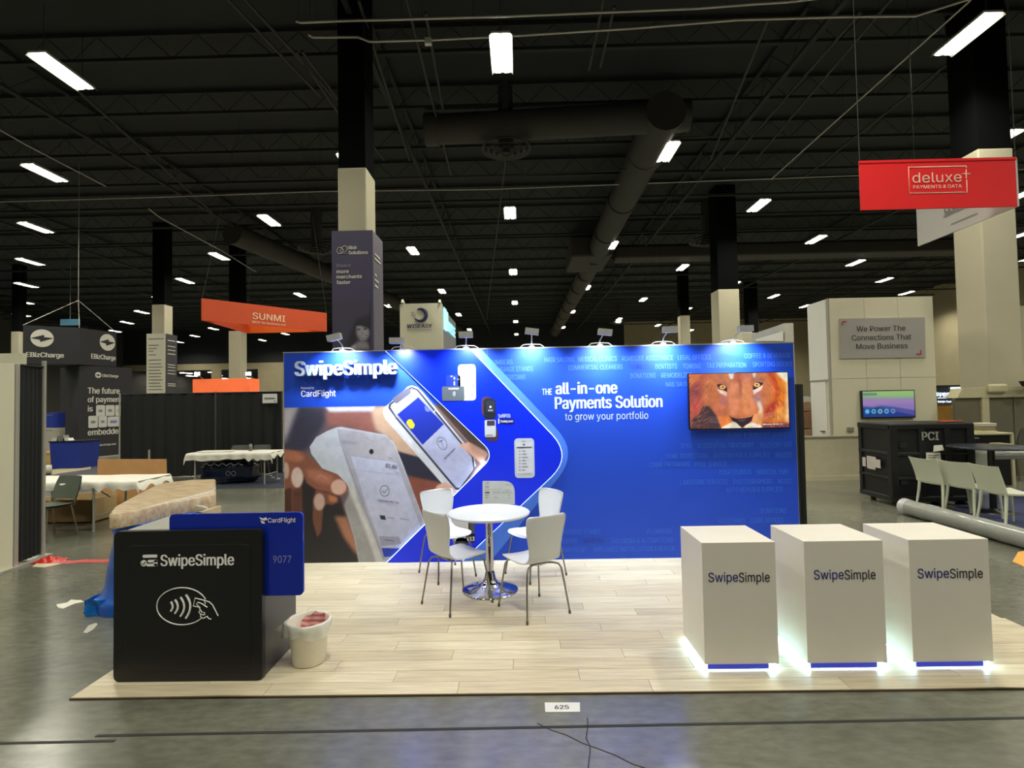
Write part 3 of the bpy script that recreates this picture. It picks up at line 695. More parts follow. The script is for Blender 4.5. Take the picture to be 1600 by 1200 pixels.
for t_, x0, y0, x1, y1, m_ in [
    ('PLUMBERS', 760, 570, 801, 569.3, FA), ('BEVERAGE STANDS', 770, 581, 833, 579.6, FA), ('ELECTRICIANS', 778, 593.5, 821, 592, FA),
    ('HAIR SALONS', 851, 566, 897, 565, FA), ('MEDICAL CLINICS', 904, 565, 964, 563.8, FA), ('ROADSIDE ASSISTANCE', 972, 564, 1052, 562.5, FA), ('LEGAL OFFICES', 1059, 562.5, 1111, 561.5, FA),
    ('ACCOUNTANTS', 1118, 561, 1156, 560.3, BLUE), ('COFFEE & BEVERAGE', 1163, 560, 1236, 558.8, FA), ('COMMERCIAL CLEANERS', 888, 578.5, 973, 577.5, FA), ('FLORISTS', 984, 577, 1014, 576, FC),
    ('DENTISTS', 1024, 576.5, 1058, 576, FA), ('TOWING', 1067, 576, 1095, 575.4, FA), ('TAX PREPARATION', 1104, 575, 1166, 573.8, FA), ('SPORTING GOODS', 1176, 573.3, 1238, 572.2, FA),
    ('DONATIONS', 985, 591, 1024.5, 590.3, FA), ('REMODELING', 1033.5, 590.5, 1082, 589.5, FA), ('NAIL SALONS', 1040.5, 604.5, 1082, 603.8, FA),
    ('PLANT & NURSERY SERVICE', 1137, 684, 1237, 683, FB), ('SPAS', 1063, 700.5, 1081, 700.4, FB), ('RESIDENTIAL TREATMENT', 1090, 700.3, 1178, 699.5, FB), ('DELIVERY SER', 1188, 699.2, 1237, 698.8, FB),
    ('HOME INSPECTORS', 1040, 716.5, 1106, 716, FB), ('AUTO REPAIR & SUPPLIES', 1115, 715.7, 1203, 715, FB), ('WEBSITE', 1211, 714.8, 1238, 714.5, FB),
    ('CAMP PROGRAMS', 1015.5, 730, 1078, 729.6, FB), ('POOL SERVICE', 1086, 729.6, 1136, 729, FB), ('YOGA STUDIOS', 1123, 742, 1174, 741.6, FB), ('MEDICAL EMS', 1183, 741.4, 1232, 741, FB),
    ('LIMOUSINE SERVICES', 1063, 757.5, 1137, 757, FB), ('PHOTOGRAPHERS', 1146, 756.8, 1207, 756.2, FB), ('MUSIC', 1216, 756, 1238, 755.8, FB), ('AUTO REPAIR & SUPPLIES', 1135, 769.5, 1223, 768.8, FB),
    ('DONATIONS', 1189, 802, 1229, 801.6, FB), ('ASSISTANCE', 1122, 817.5, 1165, 817.2, FB), ('LEGAL OFFICES', 1173, 817, 1224, 816.6, FB),
    ('BEVERAGE STANDS', 876, 835, 938, 834.5, FB), ('PLUMBERS', 1011.5, 834, 1050, 833.6, FB), ('CATERERS', 866, 849.5, 902, 849, FB), ('ROOFING', 912, 849, 944, 848.8, FC), ('TAILORING & ALTERATIONS', 953, 849, 1052, 848, FB),
    ('CARPENTRY', 872, 863, 918, 862.6, FB), ('APPLIANCE INSTALLATION & REPAIR', 927, 862.4, 1054, 861.4, FB)]:
    text_px(t_, (x0, y0), (x1, y1), YR, m_, bd, 7.6, .012)

# television with a lion picture
tv0 = onY(1076.5, 672, YW-.06); tv1 = onY(1230.5, 580.5, YW-.06)
yt = YW-.075
tv = thing('television', 'wall-mounted television showing a close-up of a lion face', 'television', ((tv0.x+tv1.x)/2, YW-.05, tv0.z))
MB().box(tv0.x, tv1.x, yt, YW-.035, tv0.z, tv1.z, .004).obj('casing', mat('tv_casing', (16, 16, 20), .3), tv)
MB().box(tv0.x+.3, tv1.x-.3, YW-.036, YW-.0105, tv0.z+.15, tv1.z-.15).obj('wall_bracket', BLACK, tv)
lx0, lx1, lz0, lz1 = tv0.x+.012, tv1.x-.010, tv0.z+.014, tv1.z-.010
la = Art(lx0, lx1, lz0, lz1, .0042, (190, 108, 66))
def Q(*q): return [(lx0+(x-215)/(1432-215)*(lx1-lx0), lz1-(y-192)/(882-192)*(lz1-lz0)) for x, y in q]
S = (lx1-lx0)/1217
LP = la.poly
LP(Q((200, 180), (460, 180), (400, 330), (350, 520), (440, 600), (560, 880), (200, 890)), (166, 84, 62), .03)
LP(Q((215, 190), (400, 190), (330, 250), (250, 380), (215, 400)), (206, 112, 62), .02)
LP(Q((230, 330), (330, 300), (350, 420), (300, 560), (230, 560)), (132, 60, 66), .03)
LP(Q((240, 520), (330, 500), (380, 620), (240, 780)), (176, 70, 66), .03)
LP(Q((380, 590), (450, 600), (560, 740), (600, 880), (215, 890), (240, 760), (330, 700)), (66, 46, 52), .012)
LP(Q((1180, 180), (1440, 180), (1440, 890), (1100, 890), (1110, 720), (1220, 540), (1250, 380)), (206, 104, 40), .02)
LP(Q((1280, 180), (1440, 180), (1440, 340), (1400, 320), (1340, 250)), (216, 212, 186), .012)
LP(Q((1395, 300), (1440, 320), (1440, 860), (1380, 800), (1400, 500)), (232, 190, 132), .02)
LP(Q((1300, 280), (1390, 300), (1390, 480), (1300, 640), (1260, 560), (1330, 420)), (222, 120, 22), .02)
LP(Q((1180, 190), (1250, 190), (1300, 300), (1340, 460), (1290, 520), (1250, 360)), (186, 72, 34), .015)
LP(Q((1200, 600), (1320, 500), (1290, 640), (1200, 740), (1110, 760), (1130, 680)), (168, 52, 40), .02)
LP(Q((1280, 650), (1380, 600), (1380, 780), (1240, 800)), (226, 150, 70), .02)
LP(Q((1110, 830), (1440, 830), (1440, 890), (1100, 890)), (110, 56, 70), .015)
LP(Q((700, 192), (775, 192), (760, 262), (720, 262)), (232, 224, 212), .008); LP(Q((1000, 192), (1045, 192), (1030, 258), (1008, 250)), (226, 214, 200), .008)
LP(Q((640, 192), (700, 192), (710, 300), (650, 310)), (222, 130, 62), .012); LP(Q((780, 192), (860, 192), (850, 300), (810, 300)), (186, 78, 46), .015); LP(Q((880, 192), (1000, 192), (980, 300), (900, 320)), (196, 112, 84), .02)
LP(Q((560, 230), (680, 250), (680, 330), (560, 320)), (176, 104, 74), .02); LP(Q((1000, 250), (1150, 260), (1120, 310), (1010, 320)), (160, 104, 86), .02)
LP(Q((700, 280), (820, 300), (840, 480), (820, 720), (700, 730), (690, 480)), (204, 124, 86), .02)
LP(Q((860, 300), (980, 320), (1010, 480), (1020, 700), (880, 720), (850, 500)), (212, 130, 84), .02)
LP(Q((830, 280), (862, 280), (858, 470), (838, 470)), (150, 84, 66), .01)
LP(Q((555, 385), (610, 400), (680, 430), (676, 490), (640, 470), (580, 430)), (226, 196, 182), .006)
LP(Q((1000, 400), (1125, 345), (1110, 400), (1050, 440), (1010, 480)), (232, 208, 196), .006)
LP(Q((600, 460), (700, 480), (680, 580), (620, 620), (580, 540)), (176, 104, 96), .015); LP(Q((1000, 470), (1090, 440), (1120, 560), (1060, 620), (1010, 560)), (178, 122, 116), .015)
LP(Q((1040, 560), (1085, 540), (1115, 640), (1100, 760), (1050, 740), (1070, 650)), (214, 196, 178), .01)
LP(Q((480, 560), (560, 560), (640, 700), (700, 760), (560, 740)), (190, 104, 72), .015)
LP(Q((540, 720), (700, 750), (740, 820), (720, 880), (600, 880)), (216, 118, 54), .012); LP(Q((980, 720), (1105, 690), (1100, 860), (1000, 830), (960, 790)), (222, 148, 96), .012)
LP(Q((600, 870), (640, 850), (740, 800), (800, 820), (850, 885), (600, 890)), (226, 216, 192), .008); LP(Q((870, 885), (910, 830), (980, 815), (1085, 850), (1095, 890)), (230, 218, 196), .008)
for ex, ey, r_, fl_ in ((628, 362, .25, 1), (1050, 342, -.3, -1)):
    if fl_ == 1: LP(Q((552, 330), (600, 322), (660, 335), (682, 372), (682, 425), (640, 400), (590, 390)), (44, 22, 26), .002)
    else: LP(Q((1132, 318), (1060, 305), (1012, 322), (1000, 360), (1000, 410), (1050, 388), (1110, 350)), (44, 22, 26), .002)
    la.ell(Q((ex, ey))[0], 40*S, 27*S, (232, 172, 100), r_*.3, .001); la.ell(Q((ex, ey-2))[0], 12*S, 12*S, (60, 30, 24)); la.ell(Q((ex-8, ey-10))[0], 5*S, 5*S, (250, 240, 220))
LP(Q((695, 712), (725, 745), (800, 765), (860, 762), (930, 752), (975, 740), (1000, 708), (975, 790), (930, 830), (890, 850), (852, 880), (815, 850), (780, 812), (735, 790)), (44, 30, 38), .002)
LP(Q((790, 770), (850, 775), (910, 765), (880, 800), (820, 800)), (76, 62, 74), .006)
for k in range(240):
    side = rng.random() < .5
    if side: x = rng.uniform(220, 470); y_ = rng.uniform(200, 870); dx, dy = rng.uniform(-70, -20), rng.uniform(10, 60)
    else: x = rng.uniform(1190, 1410); y_ = rng.uniform(220, 860); dx, dy = rng.uniform(-10, 50), rng.uniform(20, 90)
    c_ = [(226, 140, 80), (110, 44, 48), (190, 90, 60), (232, 176, 110)][rng.integers(4)]
    la.line(Q((x, y_), (x+dx, y_+dy)), .006, c_, .002, .35)
for k in range(120):
    x = rng.uniform(500, 1180); y_ = rng.uniform(210, 700); d_ = (x-850)/350
    la.line(Q((x, y_), (x+d_*26, y_+rng.uniform(10, 30))), .005, [(232, 160, 116), (160, 86, 60)][rng.integers(2)], .002, .28)
for k in range(6): la.line(Q((1110, 715+k*14), (1230, 690+k*10)), .003, (232, 210, 200), .001, .6); la.line(Q((600, 745+k*14), (450, 735+k*14)), .003, (170, 150, 150), .001, .6)
la.noise(.06, .08, 9)
la.obj('screen', yt-.001, print_mat('lit_screen', .25, 1.1), tv, label='lit screen with a lion face')
a = onY(1192.5, 664.2, yt-.003); b = onY(1223.5, 663.6, yt-.003)
text('Hisense ULED TV', a, (1, 0, 0), (0, 0, 1), LETTER_W, tv, (b-a).length, .016, .04)

# arm lights on the top rail
ARMW = mat('arm_light_grey', (176, 178, 180), .4)
AL = glow('arm_light_lens', (225, 236, 255), 3.0)
for n_, (bx_, hx, hz, tilt) in enumerate([(534, 523, 527.5, -.22), (628, 620, 533, .02), (728, 728, 523.5, 0), (831, 831, 518.5, .14), (938, 945, 519.5, .12), (1037, 1046, 515.5, 0), (1146, 1164, 514, 0)]):
    nm = ['far left arm light on the backdrop, head tilted', 'second arm light from the left, low behind the white tower sign', 'third arm light from the left, over the chevron top', 'middle arm light on the backdrop, above the rounded band',
          'fifth arm light from the left, head tilted right', 'sixth arm light from the left, near the slim columns', 'far right arm light above the television'][n_]
    bx = onY(bx_, 545, YW-.02).x; z0 = WH
    h = onY(hx, hz, YW-.30); t = thing('arm_light', nm, 'lamp', (bx, YW, WH), 'arm lights along the top of the backdrop')
    MB().box(bx-.03, bx+.03, YW-.02, YW+.06, WH, WH+.018, .005).obj('clamp', ARMW, t)
    MB().tube([(bx-.13, YW+.02, WH+.004), (bx-.1, YW+.0, WH+.03), (bx-.04, YW, WH+.035), (bx+.04, YW, WH+.035), (bx+.1, YW, WH+.03), (bx+.14, YW+.02, WH+.004)], .006, 6).obj('cable_loop', ARMW, t)
    MB().tube([(bx, YW+.02, WH+.015), (bx, YW+.0, WH+.06), (bx+(h.x-bx)*.35, YW-.08, (WH+.06)*.6+h.z*.4), (h.x, YW-.28, h.z)], [.011, .008, .006, .006], 8).obj('arm', ARMW, t)
    ct, st = math.cos(tilt), math.sin(tilt)
    def HP(x, y, z): return Vector((h.x+x*ct+z*st, YW-.30+y, h.z-x*st+z*ct))
    def hb(x0, x1, y0, y1, z0, z1):
        m_ = MB(); m_.prism([HP(x0, y0, z0), HP(x1, y0, z0), HP(x1, y0, z1), HP(x0, y0, z1)], (0, y1-y0, 0)); return m_
    hb(-.075, .075, -.05, .03, -.03, .035).obj('lamp_head', ARMW, t)
    hb(-.06, .06, .03, .045, -.028, .02).obj('lens', AL, t)
    ld = bpy.data.lights.new('arm_lamp', 'AREA'); ld.shape = 'RECTANGLE'; ld.size = .14; ld.size_y = .05; ld.energy = ARM_W; ld.color = (.80, .89, 1.0); ld.spread = math.radians(122)
    lo = bpy.data.objects.new('light_source', ld); COL.objects.link(lo); lo.parent = t; lo.visible_camera = False
    lo.location = Vector((h.x, YW-.24, h.z-.035))-t.location
    lo.rotation_euler = Vector((0, .38, -1.0)).to_track_quat('-Z', 'Y').to_euler()
# ------------------------------------------------------------------ round table
tc = onZ(766, 922, FZ); TX, TY = tc.x, tc.y
rt_ = thing('round_table', 'round white table on a chrome pedestal in the middle of the booth', 'table', (TX, TY, FZ))
MB().lathe([(0, .722), (.375, .722), (.392, .73), (.395, .742), (.388, .75), (0, .75)], (TX, TY, FZ), 64).obj('table_top', PLY, rt_)
MB().lathe([(.036, .012), (.036, .715), (.09, .718), (.09, .722)], (TX, TY, FZ), 32).obj('pedestal', CHROME, rt_)
MB().lathe([(.0, .0), (.268, .0), (.272, .006), (.262, .014), (.20, .026), (.12, .046), (.075, .075), (.055, .12), (.045, .17), (.036, .19)], (TX, TY, FZ), 64).obj('base', CHROME, rt_)

# ------------------------------------------------------------------ bent-ply chairs
def ply_chair(lab):
    t = thing('dining_chair', lab, 'chair', (0, 0, 0), 'white shell chairs around the round table')
    prof = [(.235, .432, .30), (.225, .446, .35), (.19, .454, .385), (.12, .452, .40), (.03, .446, .39), (-.06, .442, .375), (-.12, .446, .352), (-.155, .46, .332), (-.178, .485, .318), (-.19, .52, .312),
            (-.205, .58, .322), (-.222, .66, .35), (-.238, .74, .38), (-.25, .80, .395), (-.256, .835, .395), (-.259, .852, .375), (-.26, .86, .33)]
    def shell(rows, name):
        mb = MB(); nu = 14; up_, dn = [], []
        for ri, (y, z, w_) in enumerate(rows):
            k = prof.index((y, z, w_)); p0 = prof[max(k-1, 0)]; p1 = prof[min(k+1, len(prof)-1)]
            tv_ = Vector((0, p1[0]-p0[0], p1[1]-p0[1])).normalized(); n = Vector((0, tv_.z, -tv_.y))
            if n.z < 0 and k < 7: n = -n
            back = min(1, max(0, (z-.5)/.2))
            for i in range(nu+1):
                u = i/nu*2-1; x = u*w_/2; c = Vector((x, y, z)) + Vector((0, 1, 0))*(back*.035*u*u) + Vector((0, 0, 1))*((1-back)*.012*u*u)
                up_.append(c); dn.append(c + n*.011*(1 if k >= 7 else -1)*(-1 if k >= 7 else 1))
        R = len(rows); m = nu+1; q = []
        for r in range(R-1):
            for i in range(nu):
                a = r*m+i; q.append((a, a+1, a+m+1, a+m)); q.append((R*m+a, R*m+a+m, R*m+a+m+1, R*m+a+1))
        for r in range(R-1):
            for i in (0, nu): a = r*m+i; q.append((a, a+m, R*m+a+m, R*m+a))
        for r in (0, R-1):
            for i in range(nu): a = r*m+i; q.append((a, a+1, R*m+a+1, R*m+a))
        mb.add(up_+dn, q, True); return mb.obj(name, PLY, t)
    shell(prof[:8], 'seat'); shell(prof[7:], 'backrest')
    for sx in (-1, 1):
        for sy in (-1, 1):
            MB().tube([(sx*.05, sy*.10, .424), (sx*.12, sy*.14, .424), (sx*.155, sy*.165, .415), (sx*.172, sy*.18, .385), (sx*.19, sy*.20, .25), (sx*.215, sy*.235, .012)], .0085, 8).obj('leg', STEEL, t)
            f = MB().tube([(sx*.213, sy*.233, .03), (sx*.2155, sy*.2355, .0)], .0105, 8).obj('foot_cap', mat('grey_plastic', (90, 88, 80), .6), t)
    MB().box(-.055, .055, -.13, .13, .418, .430).obj('seat_plate', STEEL, t)
    return t
c0 = ply_chair('x'); KIDS[c0.name] = list(c0.children)
for n_, (x, y, dx, dy, lab) in enumerate([(-.600, 4.873, .35, .33, 'white shell chair at the left front of the table, back turned to the viewer'),
        (.085, 4.70, -.24, .39, 'white shell chair at the right front of the table, back turned to the viewer'),
        (-.80, 5.68, .34, -.50, 'white shell chair at the left rear of the table, facing the viewer'),
        (.13, 5.64, -.62, -.45, 'white shell chair at the right rear of the table, half hidden by the front one')]):
    c = c0 if n_ == 0 else copy_tree(c0)
    c.location = (x, y, FZ); c.rotation_euler = (0, 0, math.atan2(dy, dx)-PI/2); c['label'] = lab

# ------------------------------------------------------------------ three counters
SW_BLUE = mat('dark_blue_lettering', (36, 40, 128), .5); SW_DK = mat('near_black_lettering', (34, 28, 48), .5)
LEDS = glow('under_counter_led', (196, 240, 255), 26.0)
KICK = mat('blue_translucent_kick', (60, 70, 190), .4); KICK.node_tree.nodes['Principled BSDF'].inputs['Emission Color'].default_value = lin((50, 60, 200))+(1,); KICK.node_tree.nodes['Principled BSDF'].inputs['Emission Strength'].default_value = .35
for (x0, x1, l0, l1, ly, lab) in [(1.1967, 1.6862, 1107, 1203, 909.5, 'white glowing-base counter nearest the round table, leftmost of three'), (1.8748, 2.3979, 1272, 1368.5, 905.5, 'white glowing-base counter in the middle of the three'), (2.5673, 3.0925, 1434, 1536, 903.5, 'white glowing-base counter at the right end of the three')]:
    zf, zb, z0, z1 = 3.6287, 4.1028, .05, .854
    t = thing('display_counter', lab, 'counter', ((x0+x1)/2, (zf+zb)/2, FZ), 'white counters with glowing bases')
    MB().box(x0, x1, zf, zb, z0, z1, .003).obj('body', WHITE, t)
    MB().box(x0+.05, x1-.05, zf+.05, zb-.05, FZ, z0).obj('plinth', mat('plinth_grey', (120, 120, 130), .5), t)
    MB().box(x0+.018, x1-.07, zf-.004, zf+.004, z0-.028, z0+.002).obj('kick_strip', KICK, t, 'blue light strip cover under the front edge')
    for (a, b, c, d_) in ((x0+.02, x1-.02, zf+.025, zf+.037), (x0+.02, x1-.02, zb-.037, zb-.025), (x0+.012, x0+.024, zf+.02, zb-.02), (x1-.024, x1-.012, zf+.02, zb-.02)):
        MB().box(a, b, c, d_, z0-.012, z0-.001).obj('led_strip', LEDS, t)
    a = onY(l0, ly, zf-.002); b = onY(l1, ly, zf-.002); m_ = a.lerp(b, .497)
    text('Swipe', a, (1, 0, 0), (0, 0, 1), SW_BLUE, t, (b.x-a.x)*.484, .062, .008)
    text('Simple', m_, (1, 0, 0), (0, 0, 1), SW_DK, t, (b.x-a.x)*.503, .062, .008)

# ------------------------------------------------------------------ black kiosk shaped like a card reader, with a big blue card
kf = 3.565
ka = onY(177, 1066, kf); kb = onY(410, 1066, kf); kt = onY(300, 829, kf).z
kx0, kx1 = ka.x, kb.x
ks = thing('reader_kiosk', 'black kiosk shaped like a giant card reader with a blue card stuck in it', 'kiosk', ((kx0+kx1)/2, kf+.3, FZ))
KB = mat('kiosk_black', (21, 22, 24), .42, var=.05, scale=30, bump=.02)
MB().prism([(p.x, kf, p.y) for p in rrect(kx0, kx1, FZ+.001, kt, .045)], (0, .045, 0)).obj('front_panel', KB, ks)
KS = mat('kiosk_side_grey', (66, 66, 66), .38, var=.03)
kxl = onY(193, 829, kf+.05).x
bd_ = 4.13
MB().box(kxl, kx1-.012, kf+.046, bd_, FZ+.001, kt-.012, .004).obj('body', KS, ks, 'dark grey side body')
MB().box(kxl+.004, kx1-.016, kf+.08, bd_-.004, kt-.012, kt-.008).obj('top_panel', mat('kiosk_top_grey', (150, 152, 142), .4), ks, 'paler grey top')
# raised rounded inset line
def outline(p, r, y, name, m, par, nn=4): return MB().tube([(q.x, y, q.y) for q in p]+[(p[0].x, y, p[0].y)], r, nn).obj(name, m, par)
i0 = onY(196, 1050, kf); i1 = onY(392, 850, kf)
outline(rrect(i0.x, i1.x, i0.z, i1.z, .06), .0016, kf-.0005, 'inset_line', mat('kiosk_line', (40, 42, 44), .35), ks)
MB().prism([(p.x, kf-.004, p.y) for p in rrect(i0.x+.002, i1.x-.002, i0.z+.002, i1.z-.002, .058)], (0, .005, 0)).obj('inset_panel', KB, ks)
kl = kf-.006
a = onY(250.5, 884.5, kl); b = onY(366, 884, kl)
text('SwipeSimple', a, (1, 0, 0), (0, 0, 1), LETTER_W, ks, (b-a).length, .074, .034)
def KP(px, py, y=None): p = onY(px, py, y or kl); return (p.x, p.z)
def flat(pts, name, m, par, y, th=.0015): return MB().prism([(p[0], y, p[1]) for p in pts], (0, -th, 0)).obj(name, m, par)
def rr(x0, y0, x1, y1, r): a = KP(x0, y1); b = KP(x1, y0); return rrect(a[0], b[0], a[1], b[1], r)
flat(rr(223, 866.5, 246, 871.5, .009), 'logo_bar', LETTER_W, ks, kl)
flat(rr(231, 874.5, 246, 878.8, .008), 'logo_bar', LETTER_W, ks, kl); flat(rr(229, 880.5, 246, 885, .008), 'logo_bar', LETTER_W, ks, kl)
flat([Vector(p) for p in (KP(241, 875), KP(246, 875), KP(246, 884.5), KP(241, 884.5))], 'logo_bar', LETTER_W, ks, kl)
cc = KP(224.8, 880); MB().prism([(cc[0]+.021*math.cos(q), kl, cc[1]+.021*math.sin(q)) for q in np.linspace(0, 2*PI, 25)[:-1]], (0, -.0015, 0)).obj('logo_disc', LETTER_W, ks)
def ink(pts, r, m, par, y, name='symbol_line'): return MB().tube([(KP(*p)[0], y, KP(*p)[1]) for p in pts], r, 6).obj(name, m, par)
ink([(221.5, 880), (224, 882.4), (228, 877.5)], .003, KB, ks, kl-.002, 'logo_tick')
# contactless symbol: ellipse, four waves, hand with card
ex, ey, erx, ery = 284.5, 947.3, 39.5, 29
ell = [(ex+erx*math.cos(q), ey+ery*math.sin(q)) for q in np.linspace(math.radians(38), math.radians(338), 60)]
ink(ell, .0036, LETTER_W, ks, kl)
for k, (wx, h0, h1, bl, th) in enumerate([(268, 940.2, 955, 3, .0085), (274.5, 937, 958.5, 4.5, .0085), (283, 933, 963, 6, .0085), (291.5, 929, 966, 7, .0088)]):
    ink([(wx + bl*(1-(2*s_-1)**2)-1, h0+(h1-h0)*s_) for s_ in np.linspace(0, 1, 9)], th*.8, LETTER_W, ks, kl)
ink([(313, 949), (302, 947), (305, 934.5), (319, 938), (321, 944)], .0034, LETTER_W, ks, kl)
ink([(324, 949), (315, 943), (309, 941), (307, 943.5), (311, 948), (313, 953.5), (316, 957)], .0034, LETTER_W, ks, kl)
ink([(313, 953), (310.5, 956), (313, 959.5), (318, 961), (320, 958)], .0032, LETTER_W, ks, kl); ink([(314, 960), (313, 963.5), (318, 966.5), (321, 964)], .0032, LETTER_W, ks, kl)
ink([(318, 956.5), (320, 958.5), (319.5, 961)], .003, LETTER_W, ks, kl)
ink([(319, 938), (327, 940.5), (332, 945), (341, 962.5)], .0034, LETTER_W, ks, kl); ink([(319, 966), (323.5, 963), (326, 966.5), (330, 967.5)], .0034, LETTER_W, ks, kl)
# blue card
cy = kf+.05
CARD = mat('gloss_blue_card', (14, 44, 172), .22, var=.02)
q0 = onY(264.5, 933, cy); q1 = onY(473, 800.5, cy)
MB().prism([(p.x, cy, p.y) for p in rrect(q0.x, q1.x, q0.z, q1.z, .035)], (0, .022, 0)).obj('card', CARD, ks, 'big glossy dark blue payment card')
cl = cy-.002
text('CardFlight', onY(418.5, 816.5, cl), (1, 0, .0), (0, 0, 1), LETTER_W, ks, (onY(462, 816.5, cl)-onY(418.5, 816.5, cl)).length, .030, .012)
text('9077', onY(427, 879.5, cl), (1, 0, 0), (0, 0, 1), mat('silver_digits', (150, 165, 205), .4), ks, (onY(455, 879, cl)-onY(427, 879, cl)).length, .047, .0)
for pts in ([(405, 808), (411, 810), (416, 808), (418, 812), (413, 813.5), (408, 812)], [(407, 813), (413, 815), (414, 818.5), (409, 817.5)]):
    P_ = [onY(x, y, cl) for x, y in pts]; MB().prism(P_, (0, -.001, 0)).obj('card_emblem', LETTER_W, ks)

# ------------------------------------------------------------------ waste bin
bc = onZ(481, 1036, FZ); bx_, by_ = bc.x, bc.y+.02
wb = thing('waste_bin', 'small white waste bin with a plastic liner beside the black kiosk', 'bin', (bx_, by_, FZ))
BIN = mat('cream_plastic', (246, 242, 228), .45, var=.02)
MB().lathe([(0, 0), (.098, 0), (.108, .006), (.142, .285), (.150, .292), (.146, .30), (.138, .296), (.134, .285), (.10, .012), (0, .012)], (bx_, by_, FZ), 40).obj('body', BIN, wb)
LIN = mat('bin_liner_film', (238, 238, 230), .3, alpha=.86, var=.02)
def liner(u, v):
    an = 2*PI*u; r = [.118, .132, .143, .150, .157, .158, .152, .149][min(7, int(v*7+.5))]; z = [.12, .25, .297, .303, .29, .262, .235, .21][min(7, int(v*7+.5))]
    wv = math.sin(an*5+v*4)*.004+math.sin(an*9+1)*.003*(v*1.6)
    z += (math.sin(an*3+.6)*.014+math.sin(an*7)*.007)*max(0, (v-.5)*2)
    k = math.exp(-((an-3.5)/.3)**2)*.018*max(0, v-.3)*2
    return (bx_+(r+wv+k)*math.cos(an), by_+(r+wv+k)*math.sin(an), FZ+z)
MB().grid(liner, 72, 7).obj('liner', LIN, wb)
MB().tube([(bx_-.155, by_-.07, FZ+.27), (bx_-.18, by_-.075, FZ+.262), (bx_-.195, by_-.075, FZ+.258)], [.02, .017, .006], 8).obj('liner_knot', LIN, wb)
pb = thing('pink_striped_bag', 'pink and red striped paper bag lying in the waste bin', 'bag', (bx_+.04, by_+.03, FZ+.2))
PK = bpy.data.materials.new('pink_striped_paper'); PK.use_nodes = True; nt = PK.node_tree; wv_ = nt.nodes.new('ShaderNodeTexWave'); wv_.wave_type = 'RINGS'; wv_.inputs['Scale'].default_value = 9; wv_.inputs['Distortion'].default_value = 1.5
tcn = nt.nodes.new('ShaderNodeTexCoord'); nt.links.new(tcn.outputs['Object'], wv_.inputs[0]); crn = nt.nodes.new('ShaderNodeValToRGB'); crn.color_ramp.elements[0].color = lin((196, 92, 98))+(1,); crn.color_ramp.elements[1].color = lin((238, 190, 182))+(1,)
nt.links.new(wv_.outputs['Fac'], crn.inputs[0]); nt.links.new(crn.outputs[0], nt.nodes['Principled BSDF'].inputs['Base Color'])
def bagf(u, v):
    x = -.075+.165*u; return (bx_+x, by_+.055+.035*math.sin(u*PI)-.05*(1-v)+.01*math.sin(u*9), FZ+.13+.185*v*(.72+.28*math.sin(min(1, u*1.25)*PI*.62))+.01*math.sin(u*14)*v)
MB().grid(bagf, 24, 10).obj('front_sheet', PK, pb)
MB().grid(lambda u, v: (lambda q: (q[0]*1.0, q[1]+.02, q[2]-.012))(bagf(u, v)), 24, 10).obj('rear_sheet', PK, pb)

# ------------------------------------------------------------------ booth number tile, scraps
q = onZ(879, 1105); fnl = thing('floor_number_tile', 'small white floor sticker reading 625 in front of the booth', 'sticker', (q.x, q.y, 0))
c1, c2, c3, c4 = [onZ(*p) for p in ((851, 1098), (906, 1098), (906.5, 1112.5), (852, 1113))]
MB().prism([c4, c3, c2, c1], (0, 0, .002)).obj('plate', mat('sticker_white', (214, 214, 216), .5), fnl)
rd = (c3-c4).normalized(); ud = Vector((0, 0, 1)).cross(rd); w_ = (c3-c4).length; h_ = (c2-c3).length
text('625', c4+rd*w_*.28+ud*h_*.28+Vector((0, 0, .003)), rd, ud, mat('sticker_ink', (40, 40, 48), .6), fnl, w_*.42, h_*.42, .03)
PAPER = mat('paper_scrap', (228, 226, 214), .7)
def scrap(pts, lab, name='paper_scrap', m=PAPER, th=.004, cat='paper'):
    P_ = [onZ(*p) for p in pts]; c = sum(P_, Vector())/len(P_)
    t = thing(name, lab, cat, c); n = len(P_)
    MB().prism([p+Vector((0, 0, .0005)) for p in P_], (0, 0, th)).obj('sheet', m, t); return t
scrap([(88, 945), (105, 942), (111, 937.5), (127, 938.5), (131, 941), (116, 944), (99, 951.5), (91, 950.5)], 'white torn paper scrap on the floor left of the blue wrapped base')
scrap([(130, 989), (138, 978), (150, 974), (153, 976), (146, 984), (136, 990)], 'greyish crumpled paper scrap on the floor left of the black kiosk', 'paper_scrap', mat('grey_paper', (176, 174, 160), .7))
scrap([(1582, 878), (1591, 863), (1602, 861), (1625, 872), (1620, 888), (1600, 886)], 'orange-tan cardboard scrap on the floor at the right edge', 'cardboard_scrap', mat('tan_card', (226, 168, 84), .7), .006, 'cardboard')
RED = mat('red_tape', (196, 40, 34), .35, var=.1, scale=20)
tp = thing('red_tape', 'red barrier tape lying on the floor left of the blue wrapped base', 'tape', onZ(110, 877))
mb = MB()
P_ = [onZ(x, y) for x, y in [(58, 878), (75, 876), (90, 879), (112, 879), (130, 877), (150, 877), (172, 877)]]
for k in range(len(P_)-1):
    a, b = P_[k], P_[k+1]; mb.prism([a+Vector((0, -.06, .001)), b+Vector((0, -.055, .001)), b+Vector((0, .055, .004+.004*(k % 2))), a+Vector((0, .05, .006))], (0, 0, .003))
mb.obj('strip', RED, tp)
q = onZ(76, 877); MB().grid(lambda u, v: (q.x-.14+.32*u, q.y-.1+.2*v, .006+.045*math.sin(u*PI)*math.sin(v*PI)*(1+.6*math.sin(u*19)*math.sin(v*13))), 18, 12, False).obj('crumpled_end', RED, tp)
